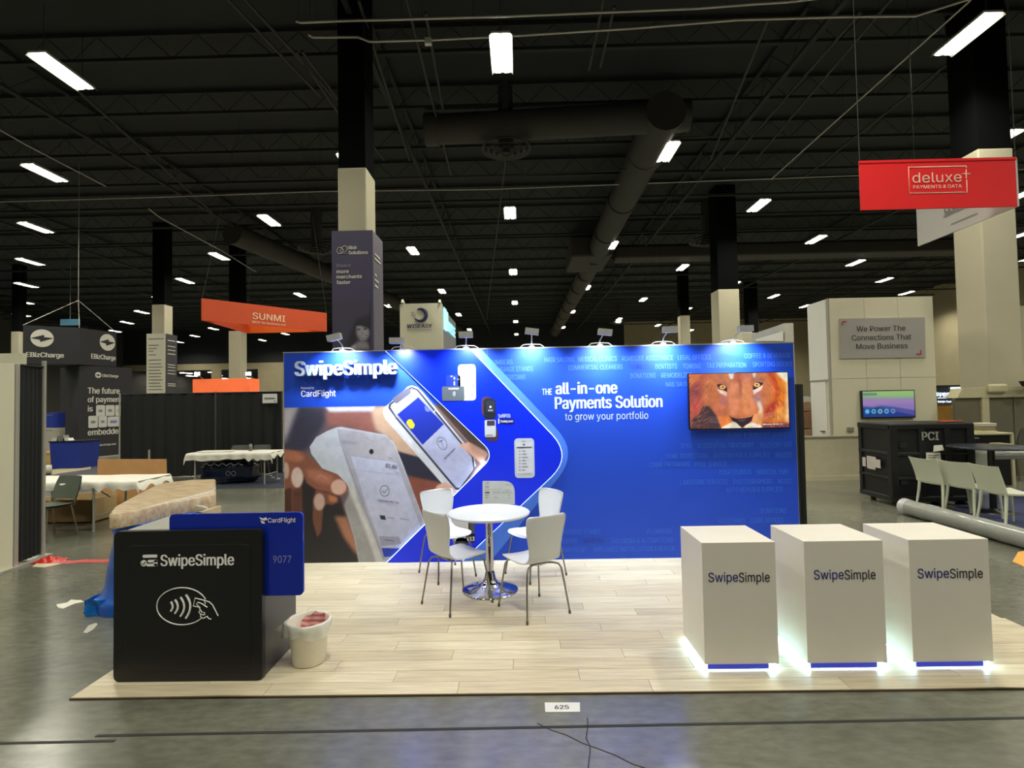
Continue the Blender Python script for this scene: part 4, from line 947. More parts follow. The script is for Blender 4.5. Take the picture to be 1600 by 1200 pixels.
scrap([(50, 886), (62, 877), (105, 872), (100, 880), (70, 887)], 'pale paper lying under the crumpled red tape', 'paper_scrap', mat('tape_paper', (196, 188, 160), .7))

# ------------------------------------------------------------------ wrapped curved desk behind the kiosk
wd = thing('wrapped_desk', 'desk wrapped in blue film with a kraft paper and plastic covered top', 'desk', (onY(230, 930, 4.9).x, 5.0, 0))
topz = .9
def TZ(px, py, z): return onZ(px, py, z)
top = [TZ(x, y, topz) for x, y in [(171, 804), (178, 795), (195, 784), (225, 769), (246, 759), (262, 754), (300, 750.5), (337, 750), (337.5, 774), (300, 781), (262, 788), (225, 797), (195, 803), (178, 806)]]
KW = bpy.data.materials.new('kraft_under_plastic'); KW.use_nodes = True; nt = KW.node_tree; b_ = nt.nodes['Principled BSDF']
tcn = nt.nodes.new('ShaderNodeTexCoord'); mpn = nt.nodes.new('ShaderNodeMapping'); mpn.inputs['Rotation'].default_value = (0, 0, .5); mpn.inputs['Scale'].default_value = (2.2, 9, 5); nn_ = nt.nodes.new('ShaderNodeTexNoise'); nn_.inputs['Scale'].default_value = 3; nn_.inputs['Detail'].default_value = 6
nt.links.new(tcn.outputs['Object'], mpn.inputs[0]); nt.links.new(mpn.outputs[0], nn_.inputs['Vector']); crn = nt.nodes.new('ShaderNodeValToRGB'); crn.color_ramp.elements[0].position = .35; crn.color_ramp.elements[1].position = .75
crn.color_ramp.elements[0].color = lin((172, 146, 110))+(1,); crn.color_ramp.elements[1].color = lin((206, 190, 158))+(1,); nt.links.new(nn_.outputs['Fac'], crn.inputs[0]); nt.links.new(crn.outputs[0], b_.inputs['Base Color'])
b_.inputs['Roughness'].default_value = .25; bpn = nt.nodes.new('ShaderNodeBump'); bpn.inputs['Strength'].default_value = .5; bpn.inputs['Distance'].default_value = .03; nt.links.new(nn_.outputs['Fac'], bpn.inputs['Height']); nt.links.new(bpn.outputs[0], b_.inputs['Normal'])
mb = MB(); n = len(top); low = [p+Vector((0, 0, -.115)) for p in top]
mid = sum(top, Vector())/n
up2 = [p.lerp(mid, .04)+Vector((0, 0, .012+.006*math.sin(k*2.1))) for k, p in enumerate(top)]
mb.add(up2+[mid+Vector((0, 0, .02))], [(i, (i+1) % n, n) for i in range(n)], True)
mb.add(up2+top+low, [(n+i, n+(i+1) % n, (i+1) % n, i) for i in range(n)]+[(2*n+i, 2*n+(i+1) % n, n+(i+1) % n, n+i) for i in range(n)], True)
mb.add(low, [tuple(range(n))[::-1]])
mb.obj('wrapped_top', KW, wd, 'kraft paper and clear plastic covered top')
PLF = mat('clear_plastic_fold', (235, 238, 240), .12, alpha=.55, var=.02)
e1 = [TZ(x, y, topz+.01) for x, y in [(218, 795), (262, 785), (300, 777), (330, 768), (336, 762)]]
MB().tube(e1, [.004, .012, .016, .014, .008], 6).obj('plastic_fold', PLF, wd); 
MB().tube([TZ(x, y, topz-.06) for x, y in [(300, 788), (318, 792), (328, 796)]], [.004, .014, .004], 6).obj('plastic_fold', PLF, wd)
BW = mat('blue_film', (24, 92, 196), .22, var=.1, scale=4, bump=.3)
prof = [(.0, .16), (.10, .16), (.14, .09), (.22, .05), (.38, .03), (.50, .0), (.60, -.03), (.68, -.03), (.74, .0), (.785, .01)]
xe = onY(171, 840, 4.9).x; xr = onY(317, 800, 5.35).x
def deskf(u, v):
    k = v*(len(prof)-1); i = min(int(k), len(prof)-2); fq = k-i; z = prof[i][0]*(1-fq)+prof[i+1][0]*fq; ex_ = prof[i][1]*(1-fq)+prof[i+1][1]*fq
    # outline: left end rounded, long back and front
    an = PI*.5+PI*u; cx = xe+.26; r = .26
    return (cx+(r+ex_*.9)*math.cos(an)*1.0, 4.98+(r+ex_*.55)*math.sin(an)*-.9, z)
MB().grid(deskf, 20, 27).obj('wrapped_end', BW, wd, 'blue film wrapped rounded end')
xk = onY(262, 800, 4.75).x
MB().box(xe+.26, xk, 4.98-.234, 4.98+.3, 0, .785).obj('body', BW, wd)
MB().box(xk+.001, xr, 4.98-.234, 5.6, 0, .785).obj('right_body', mat('kraft_panel', (186, 168, 132), .6), wd, 'kraft paper covered right half')
BW2 = mat('blue_bubble_film', (28, 110, 196), .18, var=.2, scale=14, bump=.6)
xb = onZ(144, 955, 0).x
MB().grid(lambda u, v: (xb+.02+.9*u+.006*math.sin(v*20), 4.72-.012*math.sin(u*23+v*5)-.01*math.sin(u*51), .002+.13*v+.008*math.sin(u*9)*v), 60, 8).obj('bubble_wrap_skirt', BW2, wd)
MB().grid(lambda u, v: (xb+.02+.006*math.sin(u*20), 4.72+.5*u, .002+.13*v+.006*math.sin(u*9)*v), 20, 8).obj('bubble_wrap_skirt', BW2, wd)
MB().box(xb+.03, xe+.3, 4.735, 5.2, .0, .125, .03).obj('wrapped_foot', BW2, wd)
# ------------------------------------------------------------------ helpers for upright faces anywhere
def onP(px, py, face, off=0.):
    A_, B_ = face; d = Vector((B_[0]-A_[0], B_[1]-A_[1], 0)).normalized(); n = Vector((d.y, -d.x, 0)); o = Vector((A_[0], A_[1], 0))+n*off
    r = ray(px, py); c = Vector((0, 0, CAM_H)); return c + r*((o-c).dot(n)/r.dot(n))
def text_f(txt, p0, x1, cap, face, m, parent, bold=0., off=.012, name='lettering'):
    """baseline from pixel p0 to pixel column x1, cap height in pixels, on an upright face (A left, B right)"""
    A_, B_ = face; R = Vector((B_[0]-A_[0], B_[1]-A_[1], 0)).normalized()
    a = onP(p0[0], p0[1], face, off); b = onP(x1, p0[1], face, off); t = onP(p0[0], p0[1]-cap, face, off)
    return text(txt, a, R, (0, 0, 1), m, parent, (b-a).dot(R), (t-a).z, bold, name)
def quad_f(x0, y0, x1, y1, face, m, parent, name, off=.008, th=.003, r=0.):
    A_, B_ = face; R = Vector((B_[0]-A_[0], B_[1]-A_[1], 0)).normalized(); n = Vector((R.y, -R.x, 0))
    a = onP(x0, y1, face, off); b = onP(x1, y1, face, off); t = onP(x0, y0, face, off); w = (b-a).dot(R); h = t.z-a.z
    pts = [a+R*p.x+Vector((0, 0, p.y)) for p in (rrect(0, w, 0, h, r*w) if r else [Vector((0, 0)), Vector((w, 0)), Vector((w, h)), Vector((0, h))])]
    return MB().prism(pts, n*th).obj(name, m, parent)
def disc_f(cx, cy, rx, face, m, parent, name, off=.01, n=32):
    A_, B_ = face; R = Vector((B_[0]-A_[0], B_[1]-A_[1], 0)).normalized(); nn_ = Vector((R.y, -R.x, 0)); c = onP(cx, cy, face, off); r = (onP(cx, cy-rx, face, off)-c).z
    return MB().prism([c+R*r*math.cos(q)+Vector((0, 0, r*math.sin(q))) for q in np.linspace(0, 2*PI, n+1)[:-1]], nn_*.003).obj(name, m, parent)
def curtain(x0, y0, x1, y1, z0, z1, amp=.035, per=.28, name='drape_panel', m=None, parent=None, seed=0, thin=False):
    A_, B_ = Vector((x0, y0, 0)), Vector((x1, y1, 0)); L = (B_-A_).length; d = (B_-A_)/L; n = Vector((d.y, -d.x, 0))
    def f(u, v):
        s_ = u*L; a = amp*(.35+.65*(1-v)); o = a*math.sin(2*PI*s_/per+math.sin(s_*1.7+seed)*1.2)+a*.4*math.sin(2*PI*s_/per*2.3+seed)
        p = A_+d*s_+n*o; return (p.x, p.y, z0+(z1-z0)*v)
    return MB().grid(f, max(12, int(L/per*8)), 6).obj(name, m or DRAPE, parent)
def folding_table(x0, x1, y0, y1, z, lab, cloth_lab, drop=.14, ruffle=1., inset=.2):
    t = thing('folding_table', lab, 'table', ((x0+x1)/2, (y0+y1)/2, 0))
    MB().box(x0+.02, x1-.02, y0+.02, y1-.02, z-.035, z-.004, .004).obj('table_top', mat('table_grey', (170, 168, 160), .6), t)
    LG = mat('pale_grey_leg', (176, 176, 168), .4, .3)
    for xx in (x0+.2, x1-inset):
        for yy in (y0+.06, y1-.06): MB().tube([(xx, yy, z-.035), (xx, yy, 0)], .018, 8).obj('leg', LG, t)
        MB().tube([(xx, y0+.06, .22), (xx, y1-.06, .22)], .012, 6).obj('crossbar', LG, t)
        sg = 1 if xx < (x0+x1)/2 else -1
        MB().tube([(xx, (y0+y1)/2, .45), (xx+sg*.42, (y0+y1)/2, z-.04)], .01, 6).obj('brace', LG, t)
    def f(u, v):
        # cloth: rows run from the back hem over the top to the front hem
        x = x0+(x1-x0)*u; q = v*(y1-y0+2*drop)-drop; W_ = y1-y0
        dr = drop*(1+.10*math.sin(x*5)+.06*math.sin(x*17)+(.28*math.sin(x*31)*ruffle*max(0, 1-abs(u-.78)*6)))
        if q < 0: yy, zz = y0-.012-.015*math.sin(x*21)*(-q/drop), z+.004+q*dr/drop
        elif q > W_: yy, zz = y1+.012, z+.004-(q-W_)
        else: yy, zz = y0+q, z+.004+.003*math.sin(x*9+yy_(q))
        e = min(u, 1-u)*(x1-x0)
        if e < .02: zz -= .12+.04*math.sin(q*19); x += (.015 if u > .5 else -.015)
        return (x, yy, zz)
    def yy_(q): return q*11
    c = MB().grid(f, 70, 22).obj('tablecloth', CLOTH)
    tag(c, cloth_lab, 'tablecloth')
    return t

# ------------------------------------------------------------------ left edge: white panel wall, black drape and pole
tag(MB().box(-5.96, -5.88, 3.0, 6.14, 0, 2.36).obj('exhibit_panel', mat('cream_panel', (222, 220, 196), .55, var=.01)), 'cream white wall panel cut off by the left edge of the picture', 'panel')
tag(MB().box(-5.97, -5.87, 6.145, 6.20, 0, 2.37, .006).obj('panel_post', ALU), 'grey aluminium post between the cream panel and the black drape', 'post')
pd = thing('pipe_and_drape', 'black side drape hung from an aluminium pole at the left edge', 'curtain', (-5.95, 6.6, 0))
PX_ = onZ(64, 869).x
curtain(-5.93, 6.22, PX_-.01, 6.635, .03, 2.36, .012, .08, 'drape_panel', DRAPE, pd)
MB().tube([(PX_, 6.66, .0), (PX_, 6.66, 2.44)], .026, 12).obj('pole', ALU, pd)
MB().tube([(PX_, 6.66, 2.36), (-5.93, 6.2, 2.36)], .014, 8).obj('top_rail', DRAPE, pd)
MB().tube([(PX_-.02, 6.63, .0), (PX_-.03, 6.6, 1.7)], .008, 6).obj('cable', CONDUIT, pd)
MB().box(-6.05, PX_+.08, 6.42, 6.72, 0, .012).obj('base_plate', ALU, pd)
MB().box(-5.90, -5.83, 3.0, 6.5, 0, .02).obj('floor_rail', ALU, pd)
# board behind at far left
a = onY(-30, 553, 11); b = onY(35, 553, 11)
tag(MB().box(a.x, b.x, 11, 11.1, 0, a.z).obj('exhibit_panel', mat('cream_panel', (222, 220, 196))), 'distant cream board showing above the left panel, under the slim column', 'panel')

# ------------------------------------------------------------------ black booth: hanging sign and tower
SGN = mat('charcoal_fabric_sign', (44, 45, 50), .8, var=.05)
LW = mat('pale_sign_lettering', (214, 212, 200), .6, var=.01)
def bolt(cx, cy, r, face, par):
    disc_f(cx, cy, r, face, LW, par, 'emblem_disc', .01)
    k = r/14.; A_, B_ = face; R = Vector((B_[0]-A_[0], B_[1]-A_[1], 0)).normalized(); nn_ = Vector((R.y, -R.x, 0)); c = onP(cx, cy, face, .015); u = (onP(cx, cy-r, face, .015)-c).z/14
    P_ = [(-14, -.5), (2, 5.5), (2.5, 2), (14, .8), (-2, -6), (-3, -2.2)]
    MB().prism([c+R*x*u+Vector((0, 0, y*u)) for x, y in P_], nn_*.003).obj('emblem_bolt', SGN, par)
pl_ = onY(36, 508, 18.0); pc = onY(124, 508, 18.85); pr_ = onY(182, 512, 20.3); zt, zb = pl_.z, onY(36, 568, 18.0).z
hs = thing('hanging_sign', 'black square banner hung from the ceiling with two round bolt emblems', 'sign', (pc.x, 19.2, zb))
pk = Vector((pl_.x+pr_.x-pc.x-.4, 20.4, 0))
MB().prism([(p.x, p.y, zb) for p in (pl_, pc, pr_, pk)], (0, 0, zt-zb)).obj('banner', SGN, hs)
f1 = ((pl_.x, pl_.y), (pc.x, pc.y)); f2 = ((pc.x, pc.y), (pr_.x, pr_.y))
bolt(66, 528.5, 13.8, f1, hs); text_f('EBizCharge', (40.5, 557.5), 100, 7.5, f1, LW, hs, .05)
bolt(168, 535, 13, f2, hs); text_f('EBizCharge', (142.5, 560), 181, 7.5, f2, LW, hs, .05)
ap = Vector(((pl_.x+pr_.x)/2, 19.4, zt+1.1))
for p in (pl_, pc, pr_): MB().tube([(p.x, p.y, zt), ap], .012, 5).obj('hanging_cable', CONDUIT, hs)
MB().tube([ap, (ap.x, ap.y, CZ-.1)], .012, 5).obj('hanging_cable', CONDUIT, hs)
sb = thing('hanging_screen', 'small light blue hanging banner above the black square sign', 'sign', onY(108, 503, 30))
a = onY(94, 508.5, 30); b = onY(123, 501, 30)
MB().box(a.x, b.x, 30, 30.1, a.z, b.z+.1).obj('panel', mat('pale_blue_panel', (96, 150, 180), .5), sb); MB().tube([((a.x+b.x)/2, 30.05, b.z), ((a.x+b.x)/2, 30.05, CZ)], .01, 5).obj('hanging_cable', CONDUIT, sb)

ta, tb, tl = onZ(123, 718.5), onZ(187, 712), onZ(95, 715)
tdir = (tb-ta).normalized(); te = ta+tdir*((tb-ta).length*1.32); zt = onP(128, 571, ((ta.x, ta.y), (te.x, te.y))).z
tw = thing('banner_tower', 'dark grey booth tower with white slogan about embedded payments', 'display wall', ta)
tl = Vector((onY(94, 600, ta.y+1.1).x, ta.y+1.1, 0))
MB().prism([tl, ta, te, te+(tl-ta)], (0, 0, zt)).obj('tower', SGN, tw)
ft = ((ta.x, ta.y), (te.x, te.y))
bolt(153.5, 586, 4.6, ft, tw); text_f('EBizCharge', (160, 589), 185, 4.4, ft, LW, tw, .05)
text_f('The future', (137, 615), 187, 9.5, ft, LW, tw, .03); text_f('of payment', (137, 628.5), 190, 8.8, ft, LW, tw, .03)
text_f('is', (137, 643), 145, 8.8, ft, LW, tw, .03); text_f('embedded', (137, 680.5), 191, 9.5, ft, LW, tw, .03); text_f('ebizcharge.com', (154, 697), 181, 3, ft, LW, tw, .03)
KEY = mat('printed_key_white', (205, 205, 200), .6); KEYB = mat('key_blue', (120, 130, 200), .6)
for (x0, y0, x1, y1, c) in [(150, 633, 164, 651, 0), (165, 633, 179, 650, 0), (180, 633, 189, 650, 0), (138, 650, 153, 669, 0), (154, 650, 167, 668, 0), (168, 651, 187, 667, 1)]:
    quad_f(x0, y0, x1, y1, ft, KEY, tw, 'printed_key', .01, .004, .16)
    quad_f(x0+4, (y0+y1)/2-2, x1-4, (y0+y1)/2+2, ft, KEYB if c else mat('key_grey', (130, 132, 134), .6), tw, 'key_symbol', .016, .003, .2)
MB().prism([ta+Vector((.0, -.03, 0)), te+Vector((0, -.03, 0)), te, ta], (0, 0, .05)).obj('base_trim', ALU, tw)

# direction board wrapped round a far column
def wrap(px0, px1, pxs, ytop, Y, zbot, m1, m2, lab, name='column_banner'):
    a = onY(px0, ytop, Y); b = onY(px1, ytop, Y); dd = Y*abs((px1-812)/(pxs-812))-Y; zt = a.z
    t = thing(name, lab, 'banner', ((a.x+b.x)/2, Y, zbot)); th = .025
    MB().box(a.x, b.x, Y, Y+th, zbot, zt).obj('front_panel', m1, t); MB().box(b.x-th, b.x, Y+th, Y+dd, zbot, zt).obj('side_panel', m2, t)
    MB().box(a.x, a.x+th, Y+th, Y+dd, zbot, zt).obj('side_panel', m2, t)
    return t, ((a.x, Y), (b.x, Y)), ((b.x, Y), (b.x, Y+dd)), zt
t, f1, f2, _ = wrap(229, 258, 277, 521.5, 25.4, 0.6, mat('board_cream', (206, 204, 184), .6, var=.01), mat('board_grey', (64, 66, 70), .6), 'tall cream direction board with dark grey side around a far column')
GR = mat('board_grey_lines', (120, 120, 112), .6)
for k, (y_, w_) in enumerate([(529, 24), (539, 16), (544, 13), (548, 8), (554, 12), (562, 20), (568, 20), (573, 22), (578, 18), (583, 21), (588, 19), (593, 22), (598, 18), (603, 20), (608, 22)]):
    quad_f(232, y_, 232+w_, y_+1.3, f1, GR, t, 'text_line', .01)
for y_ in (531, 540, 546, 552, 569, 573, 578, 583, 599, 602): quad_f(262, y_, 274, y_+1.1, f2, LW, t, 'text_line', .01)

# ------------------------------------------------------------------ black drape wall behind the left aisle
dw = thing('pipe_and_drape', 'long black drape wall behind the white folding table left of the booth', 'curtain', (onY(310, 700, 14).x, 14, 0))
xa_, xb_ = onY(184, 700, 13.6).x, onY(441.5, 700, 14.2).x
curtain(xa_, 13.7, xb_, 14.2, .02, 2.17, .04, .33, 'drape_panel', DRAPE, dw)
for px, Yp in ((187, 13.6), (337, 13.82), (441, 14.1)):
    x = onY(px, 660, Yp).x; MB().tube([(x, Yp, 0), (x, Yp, 2.2)], .018, 8).obj('pole', mat('dark_pole', (80, 84, 88), .5, .3) if px > 200 else ALU, dw)
MB().tube([(xa_, 13.72, 2.17), (xb_, 14.2, 2.17)], .022, 8).obj('top_rail', DRAPE, dw)
a = onY(409, 630, 14.0); b = onY(431.5, 615, 14.0)
sg = thing('booth_name_sign', 'small white name sign clipped on the black drape wall', 'sign', a)
MB().box(a.x, b.x, 14.04, 14.06, a.z, b.z).obj('card', mat('sticker_white', (214, 214, 216)), sg)
MB().box(a.x+.05, b.x-.05, 14.034, 14.039, (a.z+b.z)/2-.02, (a.z+b.z)/2+.02).obj('text_line', GR, sg); MB().box(b.x-.08, b.x-.03, 14.034, 14.039, a.z+.03, a.z+.05).obj('text_line', SW_BLUE, sg)
# carpet, table, chairs, bag
cp = onZ(342, 762); cp2 = onZ(450, 742)
tag(MB().box(onZ(342, 760).x, onZ(448, 760).x+1.2, onZ(400, 763).y, 14.6, .0005, .008).obj('carpet', mat('dark_blue_carpet', (44, 50, 66), .95, var=.12, scale=20)), 'dark blue carpet under the white folding table by the drape wall', 'carpet')
x0, x1 = onY(293, 715, 12.3).x, onY(428, 715, 12.3).x
folding_table(x0, x1, 12.2, 12.95, .745, 'folding table with pale legs in front of the black drape wall', 'white plastic tablecloth on the folding table before the drape wall', .16)
def shell_chair(x, y, rz, m, lab, name='stacking_chair', seat_z=.45, back=.82, wid=.46, legm=None, grp=None):
    t = thing(name, lab, 'chair', (x, y, 0), grp); t.rotation_euler = (0, 0, 0)
    c, s = math.cos(rz), math.sin(rz)
    def T(a, b, z): return (x+c*a-s*b, y+s*a+c*b, z)
    MB().grid(lambda u, v: T((u-.5)*wid, -.22+.44*v, seat_z+.03*abs(u-.5)**2*4-.015*math.sin(v*PI)), 10, 8).grid(lambda u, v: T((u-.5)*wid, -.22+.44*v, seat_z-.02+.03*abs(u-.5)**2*4-.015*math.sin(v*PI)), 10, 8).obj('seat', m, t)
    MB().grid(lambda u, v: T((u-.5)*wid*(1-.12*max(0, v-.7)/.3), -.22-.10*v+.05*(2*u-1)**2, seat_z+.06+(back-seat_z-.06)*v), 12, 8).grid(lambda u, v: T((u-.5)*wid*(1-.12*max(0, v-.7)/.3), -.235-.10*v+.05*(2*u-1)**2, seat_z+.06+(back-seat_z-.06)*v), 12, 8).obj('backrest', m, t)
    for sx in (-1, 1):
        for sy in (-1, 1): MB().tube([T(sx*wid*.36, sy*.16, seat_z-.01), T(sx*wid*.48, sy*.22, 0)], .012, 6).obj('leg', legm or STEEL, t)
        MB().tube([T(sx*wid*.4, -.18, seat_z-.02), T(sx*wid*.44, -.24, seat_z+.2)], .012, 6).obj('back_frame', legm or STEEL, t)
    return t
GCH = mat('dark_grey_plastic', (74, 78, 78), .6)
for px, lab in ((367, 'dark grey chair behind the far folding table, left one'), (402, 'dark grey chair behind the far folding table, right one')):
    shell_chair(onY(px, 700, 13.3).x, 13.3, PI, GCH, lab)
bt = onY(391.5, 705, 12.6)
t = thing('bottle', 'small silver bottle standing on the far folding table', 'bottle', (bt.x, 12.6, .752))
MB().lathe([(0, 0), (.042, 0), (.044, .01), (.044, .13), (.03, .15), (.02, .16)], (bt.x, 12.6, .752), 16).obj('body', STEEL, t); MB().lathe([(.024, .155), (.024, .18), (0, .182)], (bt.x, 12.6, .752), 16).obj('cap', BLACK, t)
t = thing('plastic_sheet', 'thin white flat packet lying on the far folding table', 'packet', (onY(338, 706, 12.6).x, 12.55, .752)); q = t.location
MB().box(q.x-.35, q.x+.4, 12.4, 12.7, .753, .775, .008).obj('sheet', CLOTH, t)
NAVY = mat('navy_plastic_wrap', (16, 28, 52), .2, var=.3, scale=6, bump=.6)
bg = thing('wrapped_bundle', 'dark navy plastic wrapped bundle under the far folding table', 'bundle', (onY(362, 745, 12.7).x, 12.7, 0))
q = bg.location
def blob(u, v):
    a_ = 2*PI*u; ph = PI*v; r = 1+.06*math.sin(3*a_+2*ph)+.05*math.sin(7*a_)*math.sin(ph)+.04*math.sin(11*ph)
    sg_ = lambda w, e: math.copysign(abs(w)**e, w)
    return (q.x+.62*r*sg_(math.cos(a_), .6)*math.sin(ph)**.5, q.y+.30*r*sg_(math.sin(a_), .6)*math.sin(ph)**.5, .27+.262*r*sg_(-math.cos(ph), .6)*.98 if True else 0)
MB().grid(blob, 40, 20).obj('wrapping', NAVY, bg)
MB().tube([(q.x-.45+.9*k/16, q.y-.335-.006*(k % 2), .47+.03*math.sin(k*1.9)) for k in range(17)], .012, 5).obj('fold_glint', mat('clear_glint', (170, 176, 186), .15), bg)  # pale zigzag rod painted as a glint along the wrap
for dx in (.0, .13): MB().tube([(q.x+.1+dx+.05*math.cos(s_), q.y-.345, .26+.05*math.sin(s_)) for s_ in np.linspace(0, 2*PI, 14)], .007, 5).obj('white_mark', mat('dim_white_mark', (120, 126, 140), .5), bg)
t = thing('floor_pipe', 'thin white pipe lying on the floor at the foot of the drape wall', 'pipe', onZ(432, 740))
MB().tube([onZ(422, 739)+Vector((0, 0, .02)), onZ(446, 738)+Vector((0, 0, .02))], .02, 8).obj('tube', ALU, t)
for k, (px, py) in enumerate([(421, 744), (425, 747), (433, 749)]):
    q = onZ(px, py); tag(MB().prism([q+Vector((-.05, 0, .009)), q+Vector((.03, -.03, .009)), q+Vector((.06, .04, .009)), q+Vector((-.01, .05, .009))], (0, 0, .012)).obj('paper_scrap', PAPER), ['tiny white scrap nearest the far table leg on the blue carpet', 'tiny white scrap in the middle of the three on the blue carpet', 'tiny white scrap farthest right on the blue carpet'][k], 'paper')

# ------------------------------------------------------------------ near left table, chair, cartons
x0, x1 = onY(40, 750, 8.3).x, onY(249, 750, 8.3).x
folding_table(x0, x1, 7.85, 8.62, .745, 'long folding table on the left with pale legs, near the cream panel', 'white plastic tablecloth bunched at its right end, on the left table', .12, ruffle=1.2, inset=.72)
bunch = onY(205, 765, 7.82)
shell_chair(onY(84, 800, 7.55).x-.05, 7.55, PI*.93, mat('olive_grey_plastic', (84, 92, 80), .5), 'olive grey chair at the left table beside the pole', 'stacking_chair', .46, .84, .46)
kb_ = thing('cardboard_sheet', 'big brown cardboard sheet standing behind the left table', 'cardboard', (onY(196, 820, 9.1).x, 9.1, 0))
a = onY(142, 719, 9.1); b = onY(250, 719, 9.1); a2 = onY(150, 822, 8.95); b2 = onY(262, 822, 8.95)
MB().prism([Vector((a2.x, 8.95, .0)), Vector((b2.x, 8.95, .0)), Vector((b.x, 9.25, b.z)), Vector((a.x, 9.25, a.z))], (0, .02, 0)).obj('board', KRAFT, kb_)
ct_ = thing('carton', 'low open cardboard carton under the left table behind the chair', 'box', (onY(115, 818, 8.9).x, 8.95, 0))
a = onZ(76, 812); b = onZ(152, 815); 
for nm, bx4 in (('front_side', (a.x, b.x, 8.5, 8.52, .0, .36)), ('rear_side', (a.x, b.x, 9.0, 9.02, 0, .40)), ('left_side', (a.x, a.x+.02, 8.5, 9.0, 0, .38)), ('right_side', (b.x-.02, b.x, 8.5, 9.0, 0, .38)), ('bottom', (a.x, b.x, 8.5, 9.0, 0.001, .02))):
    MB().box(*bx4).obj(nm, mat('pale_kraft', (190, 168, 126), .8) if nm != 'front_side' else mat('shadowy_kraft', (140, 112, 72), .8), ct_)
MB().prism([(b.x-.5, 8.5, .36), (b.x, 8.5, .36), (b.x+.05, 8.3, .40), (b.x-.5, 8.3, .41)], (0, 0, .006)).obj('flap', mat('pale_kraft', (190, 168, 126)), ct_)
t = thing('white_post', 'short white post standing behind the cardboard sheet', 'post', onY(233, 720, 12.8)*1.0); t.location.z = 0
q = onY(233, 703, 12.8); MB().tube([(q.x, 12.8, 0), (q.x, 12.8, q.z)], .022, 8).obj('tube', ALU, t); MB().box(q.x-.15, q.x+.15, 12.65, 12.95, 0, .01).obj('base_plate', ALU, t)
# blue bin counter, boxes far left
bb = thing('counter', 'deep blue fabric counter with clutter on top, before the dark tower', 'counter', onZ(101, 733))
q0 = onZ(80, 733); q1 = onZ(120, 733); zt = onY(90, 691, q0.y).z
GB = mat('deep_blue_fabric', (28, 52, 150), .7)
MB().prism([(q0.x-.0, q0.y, 0), (q1.x, q0.y, 0), (q1.x+.06, q0.y, zt), (q0.x-.06, q0.y, zt)], (0, .7, 0)).obj('body', GB, bb)
MB().box(q0.x-.08, q1.x+.08, q0.y-.02, q0.y+.72, zt, zt+.03).obj('top', BLACK, bb)
for k, (px, w_, h_, c, lab) in enumerate([(90, .2, .10, (220, 220, 214), 'white packet on the left of the deep blue counter'), (99, .25, .17, (130, 132, 126), 'grey device on the middle of the deep blue counter'), (107, .2, .08, (236, 236, 232), 'bright white box at the right of the deep blue counter')]):
    q = onY(px, 690, q0.y+.3); m_ = MB(); m_.prism([(q.x-w_/2, q0.y+.2, zt+.03), (q.x+w_/2, q0.y+.2, zt+.03), (q.x+w_*.3, q0.y+.2, zt+.03+h_), (q.x-w_*.42, q0.y+.2, zt+.03+h_*.9)], (0, .2, 0)); tag(m_.obj('packet', mat('clutter_%d' % k, c, .5)), lab, 'packet')
q = onZ(74, 722); 
for (x0, x1, y0, y1, m_, lab, nm) in [(58, 83, 669, 698, mat('grey_white_box', (176, 172, 160), .6), 'grey white cabinet left of the deep blue counter', 'cabinet'), (60, 84, 706, 718, mat('ochre_box', (196, 164, 96), .7), 'low ochre cardboard box left of the deep blue counter', 'box'), (68, 83, 645, 668, mat('deep_blue_fabric', (28, 52, 150)), 'dark blue box standing on the grey white cabinet', 'box')]:
    Y_ = 18.5 if nm == 'cabinet' or 'dark' in lab else 18.0; a = onY(x0, y1, Y_); b = onY(x1, y0, Y_); z0_ = 0 if 'dark' not in lab else onY(x0, 669, 18.5).z+.01
    t = thing(nm, lab, nm, ((a.x+b.x)/2, Y_, z0_)); MB().box(a.x, b.x, Y_, Y_+.5, z0_, b.z, .01).obj('body', m_, t); MB().box(a.x+.02, b.x-.02, Y_-.004, Y_, b.z-.09, b.z-.07).obj('seam', GR, t)
t = thing('carpet_roll', 'short pale roll lying on the floor beyond the left table', 'roll', onZ(66, 743)); q = onZ(55, 743); q2 = onZ(81, 741)
MB().tube([(q.x, q.y, .13), (q2.x, q2.y, .13)], .13, 16).obj('roll', mat('pale_foam', (190, 188, 172), .6), t)
t = thing('floor_mat', 'pale mat with a kraft strip on the floor beside the deep blue counter', 'mat', onZ(110, 740))
MB().prism([onZ(80, 742)+Vector((0, 0, .001)), onZ(142, 733)+Vector((0, 0, .001)), onZ(142, 728)+Vector((0, 0, .001)), onZ(82, 734)+Vector((0, 0, .001))], (0, 0, .012)).obj('sheet', mat('mat_tan', (170, 158, 128), .8), t)

# ------------------------------------------------------------------ orange banners
OR = mat('orange_fabric', (212, 82, 42), .7, var=.03); OR2 = mat('bright_orange_fabric', (246, 110, 34), .7, var=.02)
P1 = onY(316, 466, 15.6); P2 = onY(510, 489, 18.6); P3_ = onY(386, 521, 18.6); zt, zb = P1.z, onY(316, 500.5, 15.6).z
sm_ = thing('hanging_sign', 'orange three-sided banner hung from the ceiling left of the near column', 'sign', ((P1.x+P2.x)/2, 17.5, zb))
def sheet(a, b, m_, nm): d = (b-a).normalized(); n = Vector((-d.y, d.x, 0))*.03; return MB().prism([(a.x, a.y, zb), (b.x, b.y, zb), (b.x+n.x, b.y+n.y, zb), (a.x+n.x, a.y+n.y, zb)], (0, 0, zt-zb)).obj(nm, m_, sm_)
sheet(P1, P2, OR, 'front_banner'); sheet(P3_, P2, OR2, 'rear_banner'); sheet(P1, P3_, OR, 'side_banner')
fs_ = ((P1.x, P1.y), (P2.x, P2.y))
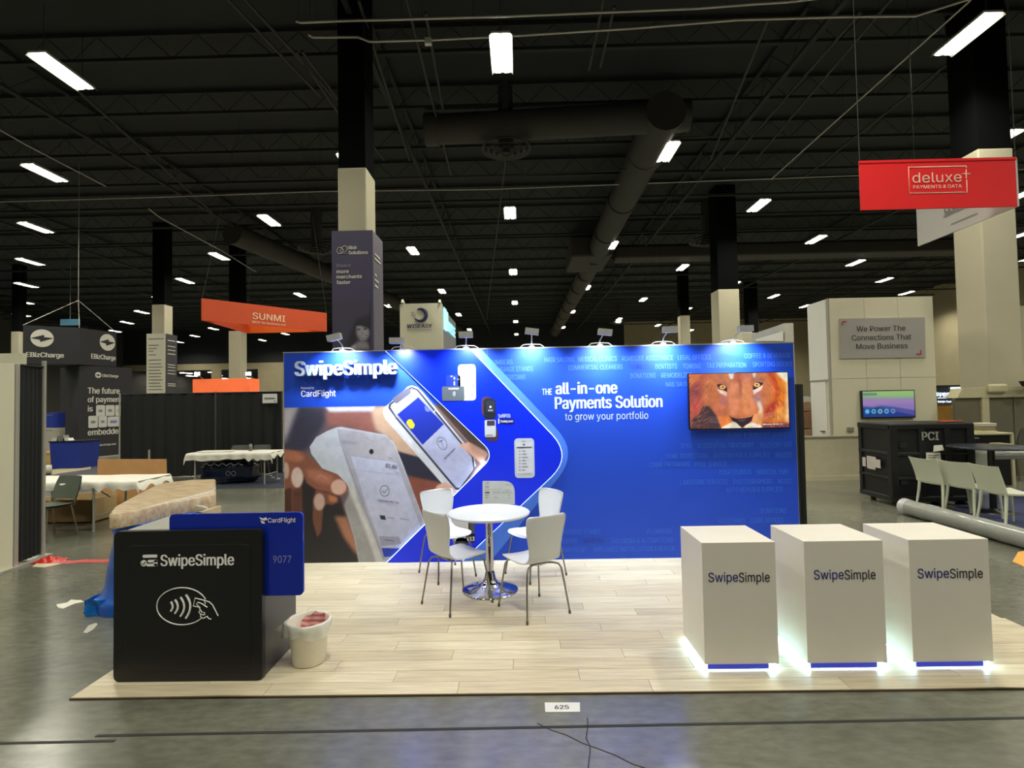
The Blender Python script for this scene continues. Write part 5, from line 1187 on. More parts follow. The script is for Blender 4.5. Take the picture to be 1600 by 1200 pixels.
text_f('SUNMI', (394.5, 498), 446, 10, fs_, mat('pale_orange_letter', (255, 206, 170), .6), sm_, .02); text_f('BEST for business 4.0', (394.5, 504.5), 446, 3.4, fs_, mat('pale_orange_letter', (255, 206, 170)), sm_, .02)
for p in (P1, P2, P3_): MB().tube([(p.x, p.y, zt), (p.x*.5+(P1.x+P2.x)/4, p.y*.5+8.8, CZ+.01)], .006, 5).obj('hanging_cable', CEIL2, sm_)
a = onY(301, 613, 24); b = onY(390, 591, 24)
ob = thing('banner_tower', 'bright orange booth header with two floodlights, seen over the black drape wall', 'display wall', ((a.x+b.x)/2, 24.5, 0))
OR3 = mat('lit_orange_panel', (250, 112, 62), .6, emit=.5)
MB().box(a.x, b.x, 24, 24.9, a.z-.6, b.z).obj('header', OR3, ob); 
for x in (a.x+.1, b.x-.1): MB().box(x-.08, x+.08, 24.4, 24.56, 0, a.z-.6).obj('post', ALU, ob)
FLD = glow('floodlight_lens', (225, 250, 255), 30.0)
for px in (308, 388):
    q = onY(px, 584, 23.6); t = MB().box(q.x-.13, q.x+.13, 23.6, 23.7, q.z-.09, q.z+.09, .02).obj('floodlight', mat('dark_pole', (80, 84, 88)), ob); MB().box(q.x-.11, q.x+.11, 23.585, 23.6, q.z-.07, q.z+.07).obj('lens', FLD, t)
    MB().tube([(q.x, 23.65, q.z-.05), (q.x, 24.1, b.z-.02)], .012, 5).obj('bracket', ALU, ob)

# ------------------------------------------------------------------ wrap on the near column
PUR = mat('dark_purple_wrap', (62, 56, 88), .55, var=.05, scale=2); PUR2 = mat('purple_wrap_side', (104, 100, 116), .5, var=.05)
t, f1, f2, zt = wrap(518, 582, 598, 361, 10.62, 0.4, PUR, PUR2, 'dark purple banner wrapped round the near column, with a smiling woman')
text_f('Risk', (544.5, 389.5), 558, 5.4, f1, LW, t, .03); text_f('Solutions', (544.5, 397.5), 575, 5.4, f1, LW, t, .03)
for txt, y_, x1, m_ in (('Board', 418, 547.5, mat('dim_purple_letter', (130, 120, 140), .6)), ('more', 427, 545, LW), ('merchants', 435.3, 565.5, LW), ('faster', 444, 548, LW)): text_f(txt, (525.8, y_), x1, 5.6, f1, m_, t, .02)
def ring_f(cx, cy, r, face, rad, m_, par, a0=0, a1=2*PI):
    A_, B_ = face; R = Vector((B_[0]-A_[0], B_[1]-A_[1], 0)).normalized(); c = onP(cx, cy, face, .012); rr_ = (onP(cx, cy-r, face, .012)-c).z
    return MB().tube([c+R*rr_*math.cos(q)+Vector((0, 0, rr_*math.sin(q))) for q in np.linspace(a0, a1, 22)], rad, 5).obj('ring_mark', m_, par)
ring_f(531.5, 391.5, 5, f1, .007, LW, t, .7, 5.6); ring_f(538.5, 388.5, 4.2, f1, .007, LW, t, -.9, 3.6); ring_f(534, 391.5, 2.6, f1, .006, LW, t); MB().tube([onP(542, 392, f1, .012), onP(536, 396, f1, .012), onP(543.5, 396, f1, .012)], .007, 5).obj('ring_mark', LW, t)
for y0, w_ in ((395, 8), (402, 9), (427, 3), (435, 6), (444, 5)): quad_f(585.5, y0, 585.5+w_, y0+3, f2, LW, t, 'text_line', .01)
a = onP(522, 549, f1); b = onP(578, 470, f1)
wa = Art(a.x, b.x, a.z, b.z, .012, (60, 56, 78))
def Wp(*q): return [(lambda p: (p.x, p.z))(onP(500+x/5.3333, 430+y/5.3333, f1)) for x, y in q]
wa.poly(Wp((300, 370), (420, 330), (445, 420), (450, 640), (210, 640), (240, 520), (280, 440)), (34, 32, 46), .04)
wa.poly(Wp((290, 400), (350, 410), (412, 440), (414, 500), (390, 540), (352, 552), (322, 530), (302, 480)), (150, 146, 156), .03)
wa.poly(Wp((300, 560), (340, 545), (400, 555), (420, 620), (280, 620)), (128, 124, 134), .03)
wa.poly(Wp((262, 590), (300, 570), (300, 620), (255, 620)), (150, 146, 152), .02)
wa.line(Wp((312, 458), (334, 455)), .02, (50, 44, 56), .01); wa.line(Wp((368, 452), (392, 450)), .02, (50, 44, 56), .01); wa.line(Wp((350, 470), (354, 492), (364, 494)), .014, (108, 102, 112), .01)
wa.line(Wp((338, 508), (362, 518), (388, 502)), .028, (84, 70, 82), .01); wa.line(Wp((342, 510), (362, 514), (384, 506)), .012, (214, 212, 216), .006)
wa.line(Wp((308, 447), (334, 444)), .012, (40, 36, 46), .008); wa.line(Wp((366, 441), (392, 440)), .012, (40, 36, 46), .008)
wa.poly(Wp((285, 400), (330, 385), (420, 400), (425, 470), (405, 440), (340, 420), (300, 425), (296, 480), (275, 520)), (30, 28, 40), .02)
wa.obj('portrait_print', 10.62-.012, print_mat('banner_print', .6), t, label='black and white portrait of a smiling woman with dark hair')

# white tower with the dark round emblem
YT_ = 13.0
a = onY(624.5, 476, YT_); b = onY(691, 476, YT_); dd = YT_*(121/99.)-YT_
wt = thing('booth_tower', 'white booth tower with rounded corners and a dark blue curl emblem above the backdrop', 'display wall', ((a.x+b.x)/2, YT_, 0))
CRW = mat('cream_panel', (222, 220, 196))
MB().prism([(p.x, YT_, p.y) for p in rrect(a.x, b.x, .0, a.z+.02, .05)], (0, .10, 0)).obj('front_panel', CRW, wt)
MB().box(a.x+.02, b.x-.1, YT_+.1, YT_+dd, 0, a.z-.08).obj('body', CRW, wt)
MB().box(b.x-.1, b.x-.02, YT_+.1, YT_+dd, 2.5, a.z-.06).obj('side_panel', mat('side_panel_grey', (150, 152, 160), .5), wt)
for px in (629, 687): q = onY(px, 470, YT_); MB().tube([(q.x, YT_-.02, q.z-.06), (q.x, YT_-.0, q.z), (q.x+.0, YT_+.12, q.z-.05)], .035, 8).obj('top_bracket', CRW, wt)
fw_ = ((a.x, YT_), (b.x, YT_)); fsd = ((b.x, YT_), (b.x, YT_+dd))
NV = mat('navy_emblem', (52, 54, 104), .5)
ring = []
c = onP(656.5, 492, fw_, .014)
for k in range(22):
    s_ = k/21; an = math.radians(118-268*s_); r = .148; ring.append((c+Vector((r*math.cos(an), 0, r*math.sin(an))), .012+.034*math.sin(PI*min(1, s_*1.05))**.8))
MB().tube([p for p, _ in ring], [r_ for _, r_ in ring], 8).obj('curl_emblem', NV, wt)
for k in range(9): q = onP(643+1.6*(k % 3)+k*.3, 488+2.6*(k//3)+k % 2, fw_, .012); MB().box(q.x-.008, q.x+.008, q.y, q.y+.004, q.z-.008, q.z+.008).obj('emblem_dot', NV, wt)
text_f('WISEASY', (635.5, 513), 675.5, 6.3, fw_, NV, wt, .03); quad_f(637, 515.2, 674, 516.2, fw_, mat('thin_grey_letter', (140, 140, 150), .6), wt, 'text_line', .012)
LS = glow('lit_side_letters', (150, 240, 250), 1.6)
q0 = (b.x-.02, YT_+.12); q1 = (b.x-.02, YT_+dd); fl2 = (q0, q1)
for (x0, y0, x1, y1) in [(693.5, 480, 697.5, 514), (698, 487, 700, 516)]: quad_f(x0, y0, x1, y1, fl2, LS, wt, 'lit_sign', .02, .01)
text_f('WISE', (700.3, 517), 711.5, 16, fl2, LS, wt, .05, .03, 'lit_lettering')
# ------------------------------------------------------------------ red three-sided hanging sign
R1 = onY(1346, 328, 8.6); R2 = onY(1590, 325, 8.6); zt = onY(1345, 252.5, 8.6).z; zb = R1.z; R3 = onY(1434, 384, 8.6*1.26)
RED2 = mat('red_banner_fabric', (240, 22, 28), .6, var=.01); INS = mat('white_banner_fabric', (206, 206, 202), .6, var=.01)
rs = thing('hanging_sign', 'red three-sided banner hung from the ceiling at the upper right', 'sign', ((R1.x+R2.x)/2, 9.5, zb))
def sh3(a, b, m_, nm, th=.03):
    d = Vector((b.x-a.x, b.y-a.y, 0)).normalized(); n = Vector((-d.y, d.x, 0))*th; return MB().prism([(a.x, a.y, zb), (b.x, b.y, zb), (b.x+n.x, b.y+n.y, zb), (a.x+n.x, a.y+n.y, zb)], (0, 0, zt-zb)).obj(nm, m_, rs)
sh3(R1, R2, RED2, 'front_banner'); sh3(R3, R2, INS, 'rear_banner')
MB().prism([(R1.x-.01, R1.y-.012, zt-.03), (R2.x+.01, R2.y-.012, zt-.03), (R2.x+.01, R2.y-.012, zt+.01), (R1.x-.01, R1.y-.012, zt+.01)], (0, .03, 0)).obj('top_hem', RED2, rs)
fr = ((R1.x, R1.y), (R2.x, R2.y)); PKL = mat('pale_pink_lettering', (250, 214, 196), .6, var=.01)
text_f('deluxe', (1426, 285.5), 1503, 15.5, fr, PKL, rs, .0); text_f('PAYMENTS & DATA', (1427, 295), 1503, 5.2, fr, PKL, rs, .01)
def ln(pts, face, r, m_, par, off=.014, nm='frame_line'): return MB().tube([onP(x, y, face, off) for x, y in pts], r, 4).obj(nm, m_, par)
ln([(1510, 262), (1509.5, 259.5), (1419.5, 261.5), (1421, 302), (1511, 300.5), (1510.5, 281)], fr, .009, PKL, rs, off=.003)
ln([(1503, 272), (1515.5, 271.5)], fr, .009, PKL, rs, off=.003, nm='plus_mark'); ln([(1509.5, 264.5), (1509.8, 279)], fr, .009, PKL, rs, off=.003, nm='plus_mark')
fb = ((R3.x, R3.y), (R2.x, R2.y)); GL = mat('grey_sign_lettering', (120, 120, 122), .6)
text_f('deluxe', (1475, 334), 1540, 14, fb, GL, rs, .0, .012)
for (x, y, l) in ((1475, 339, 30), (1474, 345, 50), (1486, 355, 42)): quad_f(x, y-l*.12, x+l, y-l*.12+1, fb, GL, rs, 'text_line', .012)
for p in (R1, R2, R3): MB().tube([(p.x, p.y, zt), (p.x, p.y, CZ-.1)], .006, 5).obj('hanging_cable', CEIL2, rs)

# ------------------------------------------------------------------ cream tower with message sign, door and screen
YB = 12.0
ca = onY(1295, 466, YB); cb_ = onY(1457, 462, YB); zt = ca.z
CP = mat('pale_tower_panel', (214, 210, 184), .55, var=.01)
tw2 = thing('booth_tower', 'tall cream booth tower with a grey message sign and a door on its side', 'display wall', ((ca.x+cb_.x)/2, YB, 0))
dd = YB*((1296-812)/(1262-812.))-YB
x0, x1 = ca.x, cb_.x
MB().box(x0+.02, x1-.01, YB+.02, YB+dd, 0, zt-.02).obj('core', CP, tw2)
rows = [(0, onY(1300, 708, YB).z), (onY(1300, 708, YB).z, onY(1300, 592, YB).z), (onY(1300, 592, YB).z, zt)]
cols = [x0, x0+(x1-x0)*.335, x0+(x1-x0)*.66, x1]
for (z0, z1) in rows:
    for k in range(3): MB().box(cols[k]+.004, cols[k+1]-.004, YB, YB+.02, z0+.004, z1-.004).obj('wall_panel', CP, tw2)
SD = mat('white_side_panel', (226, 226, 220), .5, var=.01)
zd = onY(1262, 596, YB+dd).z
MB().box(x0, x0+.02, YB+.02, YB+dd, zd+.02, zt).obj('side_panel', SD, tw2); dr = MB().box(x0-.004, x0+.018, YB+.25, YB+dd-.03, .0, zd-.03).obj('door', SD, tw2, 'narrow white door on the side')
MB().box(x0-.012, x0+.02, YB+.02, YB+.12, 0, zt).obj('corner_post', ALU, tw2); MB().box(x0-.006, x0+.02, YB+.02, YB+dd, zd-.01, zd+.02).obj('door_lintel', ALU, tw2)
MB().box(x0-.05, x0-.005, YB+.32, YB+.46, .98, 1.0).obj('handle', mat('black_handle', (30, 30, 32), .4), dr)
fc = ((x0, YB), (x1, YB))
sgp = thing('message_sign', 'flat grey sign with three lines of dark lettering on the cream tower', 'sign', onP(1378, 560, fc))
MB().prism([onP(1312, 560.5, fc, .004), onP(1445.5, 558.5, fc, .004), onP(1444, 496, fc, .004), onP(1311.5, 498, fc, .004)], (0, -.02, 0)).obj('board', mat('sign_grey', (166, 164, 158), .5, var=.01), sgp)
DKL = mat('charcoal_sign_lettering', (62, 60, 62), .6)
for txt, x_, xe_, y_ in (('We Power The', 1338.5, 1415, 518), ('Connections That', 1331, 1424, 532), ('Move Business', 1338, 1418.5, 545.5)): text_f(txt, (x_, y_), xe_, 8.2, fc, DKL, sgp, .012, .03)
RC = mat('dull_red_corner', (186, 50, 62), .6)
for pts in ([(1315.5, 502), (1322.5, 501.8), (1322.5, 503.5), (1317.2, 503.6), (1317.3, 508), (1315.6, 508)], [(1439.5, 546), (1439.8, 554.2), (1432, 554.4), (1432, 552.4), (1437.8, 552.2), (1437.7, 548)]):
    MB().prism([onP(x, y, fc, .03) for x, y in pts], (0, -.004, 0)).obj('corner_mark', RC, sgp)
# tv
t = thing('television', 'small wall television with a green and purple landscape and round icons', 'television', onP(1385, 655, fc))
a = onP(1344.5, 654, fc, .0); b = onP(1425.5, 609, fc, .0)
MB().box(a.x, b.x, YB-.07, YB-.001, a.z, b.z, .005).obj('casing', BLACK, t)
v_ = Art(a.x+.02, b.x-.02, a.z+.03, b.z-.02, .01, (150, 130, 196)); w_, h_ = v_.x1-v_.x0, v_.z1-v_.z0
def V(*q): return [(v_.x0+x*w_, v_.z1-y*h_) for x, y in q]
v_.poly(V((-.1, -.1), (1.1, -.1), (1.1, .28), (-.1, .3)), (140, 196, 140), .06); v_.poly(V((-.1, .1), (.5, -.1), (1.1, .0), (1.1, .2), (.3, .22)), (166, 206, 130), .06)
v_.poly(V((-.1, .32), (.4, .28), (.8, .34), (1.1, .30), (1.1, .5), (.6, .48), (-.1, .55)), (176, 140, 200), .03); v_.poly(V((-.1, .55), (.2, .62), (.35, .56), (.6, .62), (1.1, .8), (1.1, 1.1), (-.1, 1.1)), (70, 92, 168), .01)
v_.poly(V((-.1, .6), (.12, .7), (.3, .62), (.5, .74), (.8, .84), (1.1, .96), (1.1, 1.1), (-.1, 1.1)), (34, 66, 150), .01); v_.poly(V((.6, .78), (.75, .72), (1.1, .92), (1.1, .98)), (110, 84, 168), .01)
v_.poly(V((0, .06), (.28, .06), (.28, .16), (0, .16)), (120, 150, 130))
for k, c in enumerate([(84, 190, 236), (90, 200, 216), (150, 200, 190), (110, 190, 240), (130, 150, 200)]):
    p = V((.08+.125*k, .78))[0]; v_.ell(p, .052, .052, c); v_.ell(p, .024, .024, (40, 90, 160) if k else (120, 215, 250))
v_.obj('screen', YB-.0715, print_mat('lit_small_screen', .3, .75), t, label='lit landscape screen with five round icons')
# low counter and items
a = onZ(1262, 751.5); b = onZ(1337, 750); zc = onY(1262, 682, a.y).z
lc = thing('low_wall', 'low cream wall with a thin top ledge, right of the blue backdrop', 'counter', ((a.x+b.x)/2, a.y, 0))
xl_ = onY(1228, 700, a.y).x
MB().box(xl_, b.x+.9, a.y, a.y+.12, 0.1, zc-.03).obj('panel', mat('dull_cream', (196, 188, 160), .6), lc); MB().box(xl_-.02, b.x+.9, a.y-.03, a.y+.15, zc-.03, zc).obj('ledge', mat('ledge_grey', (150, 146, 128), .5), lc); MB().box(xl_, b.x+.9, a.y-.012, a.y+.13, 0, .1).obj('base_trim', mat('dull_cream', (196, 188, 160)), lc)
t = thing('outlet_box', 'tiny grey socket box on the cream tower beside the black crate', 'socket', onP(1328, 674, fc)); q = onP(1328, 671, fc)
MB().box(q.x-.07, q.x+.07, YB-.04, YB-.001, q.z-.05, q.z+.05, .01).obj('body', mat('socket_grey', (130, 130, 118), .5), t)
# wrapped stack visible between backdrop and tower
a = onY(1246, 700, 13.05); b = onY(1272, 622, 13.05)
t = thing('wrapped_pallet', 'pallet of brown goods wrapped in clear film beyond the low cream wall', 'pallet', ((a.x+b.x)/2, 13.05, 0))
for k, (z0, z1, c) in enumerate([(.12, .55, (150, 120, 96)), (.56, 1.0, (164, 138, 116)), (1.01, 1.42, (140, 104, 80)), (1.43, b.z-.08, (160, 128, 104))]): MB().box(a.x-.3+.02*k, b.x, 13.05+.01*k, 13.8, z0, z1, .03).obj('carton', mat('pallet_carton_%d' % k, c, .35, var=.2, scale=8, bump=.3), t)
MB().box(a.x-.3, b.x, 13.05, 13.8, 0, .12).obj('pallet_base', KRAFT, t); MB().grid(lambda u, v: (a.x-.32+(b.x-a.x+.34)*u, 13.03-.015*math.sin(u*19), b.z-.1+.12*v+.03*math.sin(u*11)), 20, 3).obj('film_top', PLF, t)
# black drape at the right end of backdrop
t = thing('pipe_and_drape', 'narrow black drape behind the right end of the blue backdrop', 'curtain', (XR, 6.6, 0))
xx = onY(1246, 700, 6.5).x; curtain(xx-.25, 6.42, onY(1262, 800, 6.75).x, 6.75, .02, onY(1252, 600, 6.6).z, .02, .12, 'drape_panel', DRAPE, t, 2)
MB().tube([(xx-.26, 6.45, 0), (xx-.26, 6.45, onY(1252, 600, 6.6).z+.04)], .02, 8).obj('pole', ALU, t)

# ------------------------------------------------------------------ white booth tops just over the backdrop
YV = 14.5
a = onY(1226, 505, YV); b = onY(1239.5, 505, YV)
t = thing('booth_wall', 'white booth wall end rising just over the right end of the backdrop', 'display wall', ((a.x+b.x)/2, YV, 0))
MB().box(a.x, b.x, YV, YV+.3, 0, a.z).obj('end_post', mat('grey_white_panel', (190, 190, 182), .5), t)
far = onY(1174, 523, YV*1.16)
MB().prism([(a.x, YV+.05, 0), (a.x, YV+.05, a.z-.0), (far.x, far.y, a.z-.02), (far.x, far.y, 0)], (.04, .04, 0)).obj('side_panel', mat('light_grey_panel', (178, 180, 184), .5), t)
fv = ((far.x, far.y), (a.x, YV+.05)); MB().prism([onP(1181, 533, fv, .02), onP(1224, 533, fv, .02), onP(1224, 517.5, fv, .02), onP(1181, 530, fv, .02)], (-.003, -.003, 0)).obj('printed_panel', mat('white_side_panel', (226, 226, 220)), t)
a = onY(1159, 519, 17); b = onY(1176, 519, 17); tag(MB().box(a.x, b.x, 17, 17.4, 0, a.z, .02).obj('booth_column', CP), 'small cream booth post beside the bigger middle column, over the backdrop', 'post')

# ------------------------------------------------------------------ black shipping crate
CR = mat('black_crate_plastic', (20, 21, 23), .5, var=.12, scale=10); CRL = mat('crate_edge', (34, 35, 36), .4)
fz = onZ(1391, 792).y; xA = 5.99; zt = onY(1335, 661.5, fz+.8).z; zt = 1.335; xB = onY(1524, 700, fz).x; yB = onZ(1337, 777).y
ck = thing('shipping_crate', 'big black wheeled crate marked PCI in front of the cream tower', 'crate', ((xA+xB)/2, (fz+yB)/2, 0))
MB().box(xA+.03, xB-.03, fz+.03, yB-.03, .08, zt-.03, .02).obj('body', CR, ck)
MB().box(xA, xB, fz, yB, zt-.10, zt, .02).obj('lid', CR, ck); MB().box(xA, xB, fz, yB, .07, .16, .02).obj('bottom_rim', CRL, ck)
for z_ in (.42, .82): MB().box(xA+.005, xB-.005, fz+.005, yB-.005, z_, z_+.05, .01).obj('rib', CRL, ck)
for (u0, u1) in ((xA, xA+.12), (xB-.12, xB), ((xA+xB)/2-.22, (xA+xB)/2-.12), ((xA+xB)/2+.2, (xA+xB)/2+.3)): MB().box(u0, u1, fz+.002, fz+.06, .1, zt-.02, .01).obj('corner_rib', CR, ck)
for (v0, v1) in ((fz+.02, fz+.1), (yB-.1, yB-.02)): MB().box(xA+.002, xA+.06, v0, v1, .1, zt-.02, .01).obj('corner_rib', CR, ck)
for x in (xA+.15, xB-.15):
    for y in (fz+.15, yB-.15): MB().tube([(x-.03, y, .045), (x+.03, y, .045)], .045, 14).obj('wheel', mat('rubber_grey', (60, 60, 58), .6), ck); MB().box(x-.035, x+.035, y-.03, y+.03, .05, .09).obj('caster_fork', STEEL, ck)
fcr = ((xA, fz), (xB, fz)); text_f('PCI', (1440.5, 688), 1467.5, 13, fcr, mat('grey_stencil', (150, 150, 146), .6), ck, .04, .006)
for z_ in (.35, .95): MB().box(xA+.14, xA+.26, fz-.012, fz+.0, z_, z_+.07, .01).obj('latch', CRL, ck)
fsd = ((xA, yB), (xA, fz))
wr = MB(); 
for k, (x0_, y0_, x1_, y1_) in enumerate([(1348, 714, 1353, 728), (1355, 712, 1362, 731), (1361, 713, 1369, 727), (1366, 717, 1376, 730), (1357, 724, 1368, 732)]): quad_f(x0_, y0_, x1_, y1_, fsd, mat('torn_label', (200, 190, 184), .6), ck, 'torn_label', .012+.001*k)
t = thing('papers', 'white papers taped on the front of the black crate', 'paper', onP(1458, 725, fcr, .02))
MB().prism([onP(1447, 725, fcr, .012), onP(1471, 727, fcr, .012), onP(1469, 707, fcr, .012), onP(1447, 707, fcr, .012)], (0, -.003, 0)).obj('sheet', PAPER, t)
MB().prism([onP(1458, 706, fcr, .05), onP(1475, 703.5, fcr, .03), onP(1472, 695, fcr, .02), onP(1459, 696, fcr, .04)], (0, -.004, 0)).obj('curled_sheet', PAPER, t)
for k in range(4): quad_f(1450, 711+k*3.4, 1467-k % 2*5, 712+k*3.4, fcr, GR, t, 'text_line', .017)

# ------------------------------------------------------------------ pci booth, grey partition and clutter on the right
YP = 17.
a = onY(1455, 603, YP); b = onY(1503, 603, YP); zb_ = onY(1470, 632, YP).z
pb_ = thing('booth_header', 'dark navy booth header with lit white letters right of the cream tower', 'sign', ((a.x+b.x)/2, YP, 0))
NVB = mat('dark_navy_panel', (38, 50, 74), .5)
MB().prism([(a.x, YP, zb_), (onY(1491, 630, YP).x, YP, zb_), (onY(1493, 618, YP).x, YP, onY(1493, 618, YP).z), (b.x, YP, b.z), (a.x, YP, b.z)], (0, .4, 0)).obj('panel', NVB, pb_)
MB().box(a.x, b.x+.02, YP-.02, YP+.3, b.z-.03, b.z+.03).obj('top_edge', BLACK, pb_)
fp = ((a.x, YP), (b.x, YP)); LL = glow('lit_white_letters', (230, 245, 255), 1.8)
quad_f(1485, 605, 1501, 608.5, fp, LL, pb_, 'lit_bar', .03)
text_f('PDI', (1468, 619.8), 1483.5, 6, fp, LL, pb_, .04, .02); text_f('U', (1463.6, 619), 1466.5, 6, fp, LL, pb_, .04, .02); quad_f(1465, 621.5, 1483, 622.3, fp, LL, pb_, 'underline', .02)
text_f('Technologies', (1465, 629), 1477, 3, fp, LL, pb_, .03, .02); text_f('Tour', (1478, 629), 1487, 3, fp, LL, pb_, .03, .02); disc_f(1490, 627, 1.3, fp, LL, pb_, 'lit_dot', .02, 10)
MB().box(a.x, onY(1491.5, 640, YP).x, YP+.1, YP+.3, 0, zb_).obj('wood_panel', mat('honey_wood', (186, 140, 62), .5, var=.1, scale=2, stretch=(1, 1, .2)), pb_)
for px in (1467, 1479): x = onY(px, 645, YP+.1).x; MB().box(x, x+.2, YP+.09, YP+.1, .6, zb_-.12).obj('panel_groove', mat('honey_dark', (160, 116, 48), .5), pb_)
t = thing('red_case', 'thin red case lying on the black crate', 'case', onY(1484, 661, 9.0)); q = onY(1484, 659, 9.0); t.location = (q.x, 9.0, 1.336)
MB().box(q.x-.14, q.x+.14, 8.9, 9.1, 1.337, 1.36, .008).obj('body', mat('dull_red', (170, 74, 50), .5), t)
YG = 11.7
gp = thing('grey_partition', 'grey fabric partition under a cream beam at the right edge', 'partition', (onY(1570, 650, YG).x, YG, 0))
a = onY(1492, 622, YG); b = onY(1680, 622, YG)
GF = mat('warm_grey_fabric', (116, 112, 94), .85, var=.04); CB = mat('cream_beam', (196, 190, 156), .6)
MB().box(a.x, b.x, YG, YG+.08, 0, a.z).obj('fabric_panel', GF, gp); z1 = onY(1500, 607, YG).z
MB().prism([(a.x, YG-.06, a.z), (b.x, YG-.06, a.z), (b.x, YG-.06, z1+.06), (onY(1500, 606, YG).x, YG-.06, z1)], (0, .3, 0)).obj('beam', CB, gp)
MB().box(onY(1537, 600, YG).x, onY(1567, 600, YG).x, YG-.14, YG-.05, a.z+.1, z1+.08, .05).obj('beam_cover', CB, gp)
MB().box(onY(1532, 640, YG).x, onY(1543, 640, YG).x, YG-.05, YG-.0, 0, a.z).obj('post', CB, gp)
MB().box(onY(1583, 640, YG).x, onY(1585, 640, YG).x, YG-.03, YG-.0, 0, a.z).obj('seam', GF, gp)
a = onY(1582, 600, 15.5); b = onY(1680, 600, 15.5); tag(MB().box(a.x, b.x, 15.5, 15.7, 0, onY(1590, 478, 15.5).z).obj('exhibit_panel', CP), 'tall cream board behind the thick column at the right edge', 'panel')
t = thing('sign_bracket', 'small dark bracket sticking out at the right edge above the partition', 'bracket', onY(1597, 601, 11.5)); q = onY(1598, 600, 11.5)
MB().prism([(q.x-.09, 11.4, q.z+.06), (q.x-.02, 11.4, q.z-.05), (q.x+.3, 11.4, q.z-.05), (q.x+.3, 11.4, q.z+.07)], (0, .1, 0)).obj('arm', BLACK, t); MB().box(q.x+.2, q.x+.3, 11.4, 11.66, q.z-.05, q.z+.05).obj('mount', BLACK, t)
# black reception counter with white frame and piles
YD = 10.6
a = onY(1524, 677, YD); b = onY(1584, 677, YD); zc = a.z
rc_ = thing('reception_counter', 'black counter with a pale worktop behind the high round table', 'counter', ((a.x+b.x)/2, YD, 0))
MB().box(a.x, b.x-.06, YD+.03, YD+.6, 0, zc-.04).obj('body', BLACK, rc_); MB().box(a.x-.02, b.x, YD, YD+.62, zc-.04, zc, .01).obj('worktop', CB, rc_); MB().box(b.x-.05, b.x, YD, YD+.6, 0, zc-.04).obj('side_panel', CB, rc_)
for k, (px0, px1, h0, h1, c, lab, nm) in enumerate([(1527, 1552, .0, .035, (226, 220, 160), 'cream flat box at the bottom of the pile on the reception counter', 'flat_box'), (1530, 1549, .036, .12, (150, 142, 124), 'grey carton in the middle of the pile on the reception counter', 'carton'), (1529, 1551, .121, .185, (214, 208, 188), 'pale box on top of the pile on the reception counter', 'box')]):
    p0, p1 = onY(px0, 670, YD+.2), onY(px1, 670, YD+.2); tag(MB().box(p0.x, p1.x, YD+.1, YD+.4, zc+h0+.001, zc+h1, .01).obj(nm, mat('pile_%d' % k, c, .6)), lab, 'box')
q = onY(1574, 655, 11.4); t = thing('stacked_seats', 'dim grey chair beyond the reception counter, before the partition', 'chair', (q.x, 12.5, 0))
shl = shell_chair(q.x, 11.35, .4, mat('dim_grey_shell', (96, 98, 88), .6), 'x'); lab = 'dim grey chair beyond the reception counter, before the partition'; shl['label'] = lab; bpy.data.objects.remove(t); 
for ch in shl.children: ch.data.transform(Matrix.Scale(1.3, 4, (0, 0, 1)))
# high round table
hz = 1.0
hc = onZ(1548, 697, hz); ht = thing('high_table', 'black high round table behind the white chairs at the right', 'table', (hc.x, hc.y, 0))
MB().lathe([(0, hz-.03), (.50, hz-.03), (.53, hz-.02), (.535, hz-.008), (.52, hz), (0, hz)], (hc.x, hc.y, 0), 48).obj('table_top', mat('dark_slate_top', (52, 56, 66), .3), ht)
MB().lathe([(.045, .02), (.045, hz-.03)], (hc.x, hc.y, 0), 20).obj('pole', BLACK, ht); MB().lathe([(0, 0), (.27, 0), (.27, .012), (.06, .03), (.045, .06)], (hc.x, hc.y, 0), 32).obj('base', BLACK, ht)
t = thing('cup', 'small dark cup standing on the black crate side of the high table', 'cup', onZ(1521, 692, hz)); q = t.location
MB().lathe([(0, 0), (.03, 0), (.036, .06), (.075, .065), (.075, .085), (0, .085)], (q.x, q.y, hz), 20).obj('body', mat('dark_grey_plastic', (74, 78, 78)), t)
# long bench with packages at the right edge
t = thing('display_table', 'grey table loaded with packages at the right edge behind the high table', 'table', (onY(1570, 720, 9.3).x, 9.3, 0))
z_ = .80; a = onY(1530, 720, 9.3); MB().box(a.x-.1, a.x+1.6, 9.0, 9.7, z_-.1, z_-.02, .01).obj('table_top', mat('bench_grey', (110, 112, 108), .4), t)
for x, y in ((a.x, 9.05), (a.x+.62, 9.05), (a.x+1.5, 9.05), (a.x, 9.6), (a.x+1.5, 9.6)): MB().tube([(x, y, 0), (x, y, z_-.1)], .025, 8).obj('leg', ALU, t)
for k, (dx, w_, h_, yy, c, lab) in enumerate([(-.08, .32, .08, 9.05, (196, 198, 190), 'white flat packet at the left end of the loaded grey table'), (.34, .7, .05, 9.05, (206, 208, 196), 'long pale packet in the middle of the loaded grey table'), (1.0, .5, .07, 9.1, (170, 176, 168), 'grey plastic packet at the right end of the loaded grey table'), (.5, .2, .14, 9.4, (150, 142, 104), 'small tan box at the back of the loaded grey table')]):
    tag(MB().box(a.x+dx, a.x+dx+w_, yy, yy+.28, z_-.018, z_-.018+h_, .015).obj('packet', mat('packet_%d' % k, c, .3, var=.1, scale=9, bump=.3)), lab, 'packet')
q = onZ(1500, 790); tag(MB().prism([onZ(1488, 802)+Vector((0, 0, .0005)), onZ(1625, 842)+Vector((0, 0, .0005)), onZ(1700, 770)+Vector((0, 0, .0005)), onZ(1500, 762)+Vector((0, 0, .0005))], (0, 0, .008)).obj('carpet', mat('blue_grey_carpet', (66, 72, 108), .95, var=.1, scale=20)), 'blue grey carpet under the white plastic chairs at the right', 'carpet')
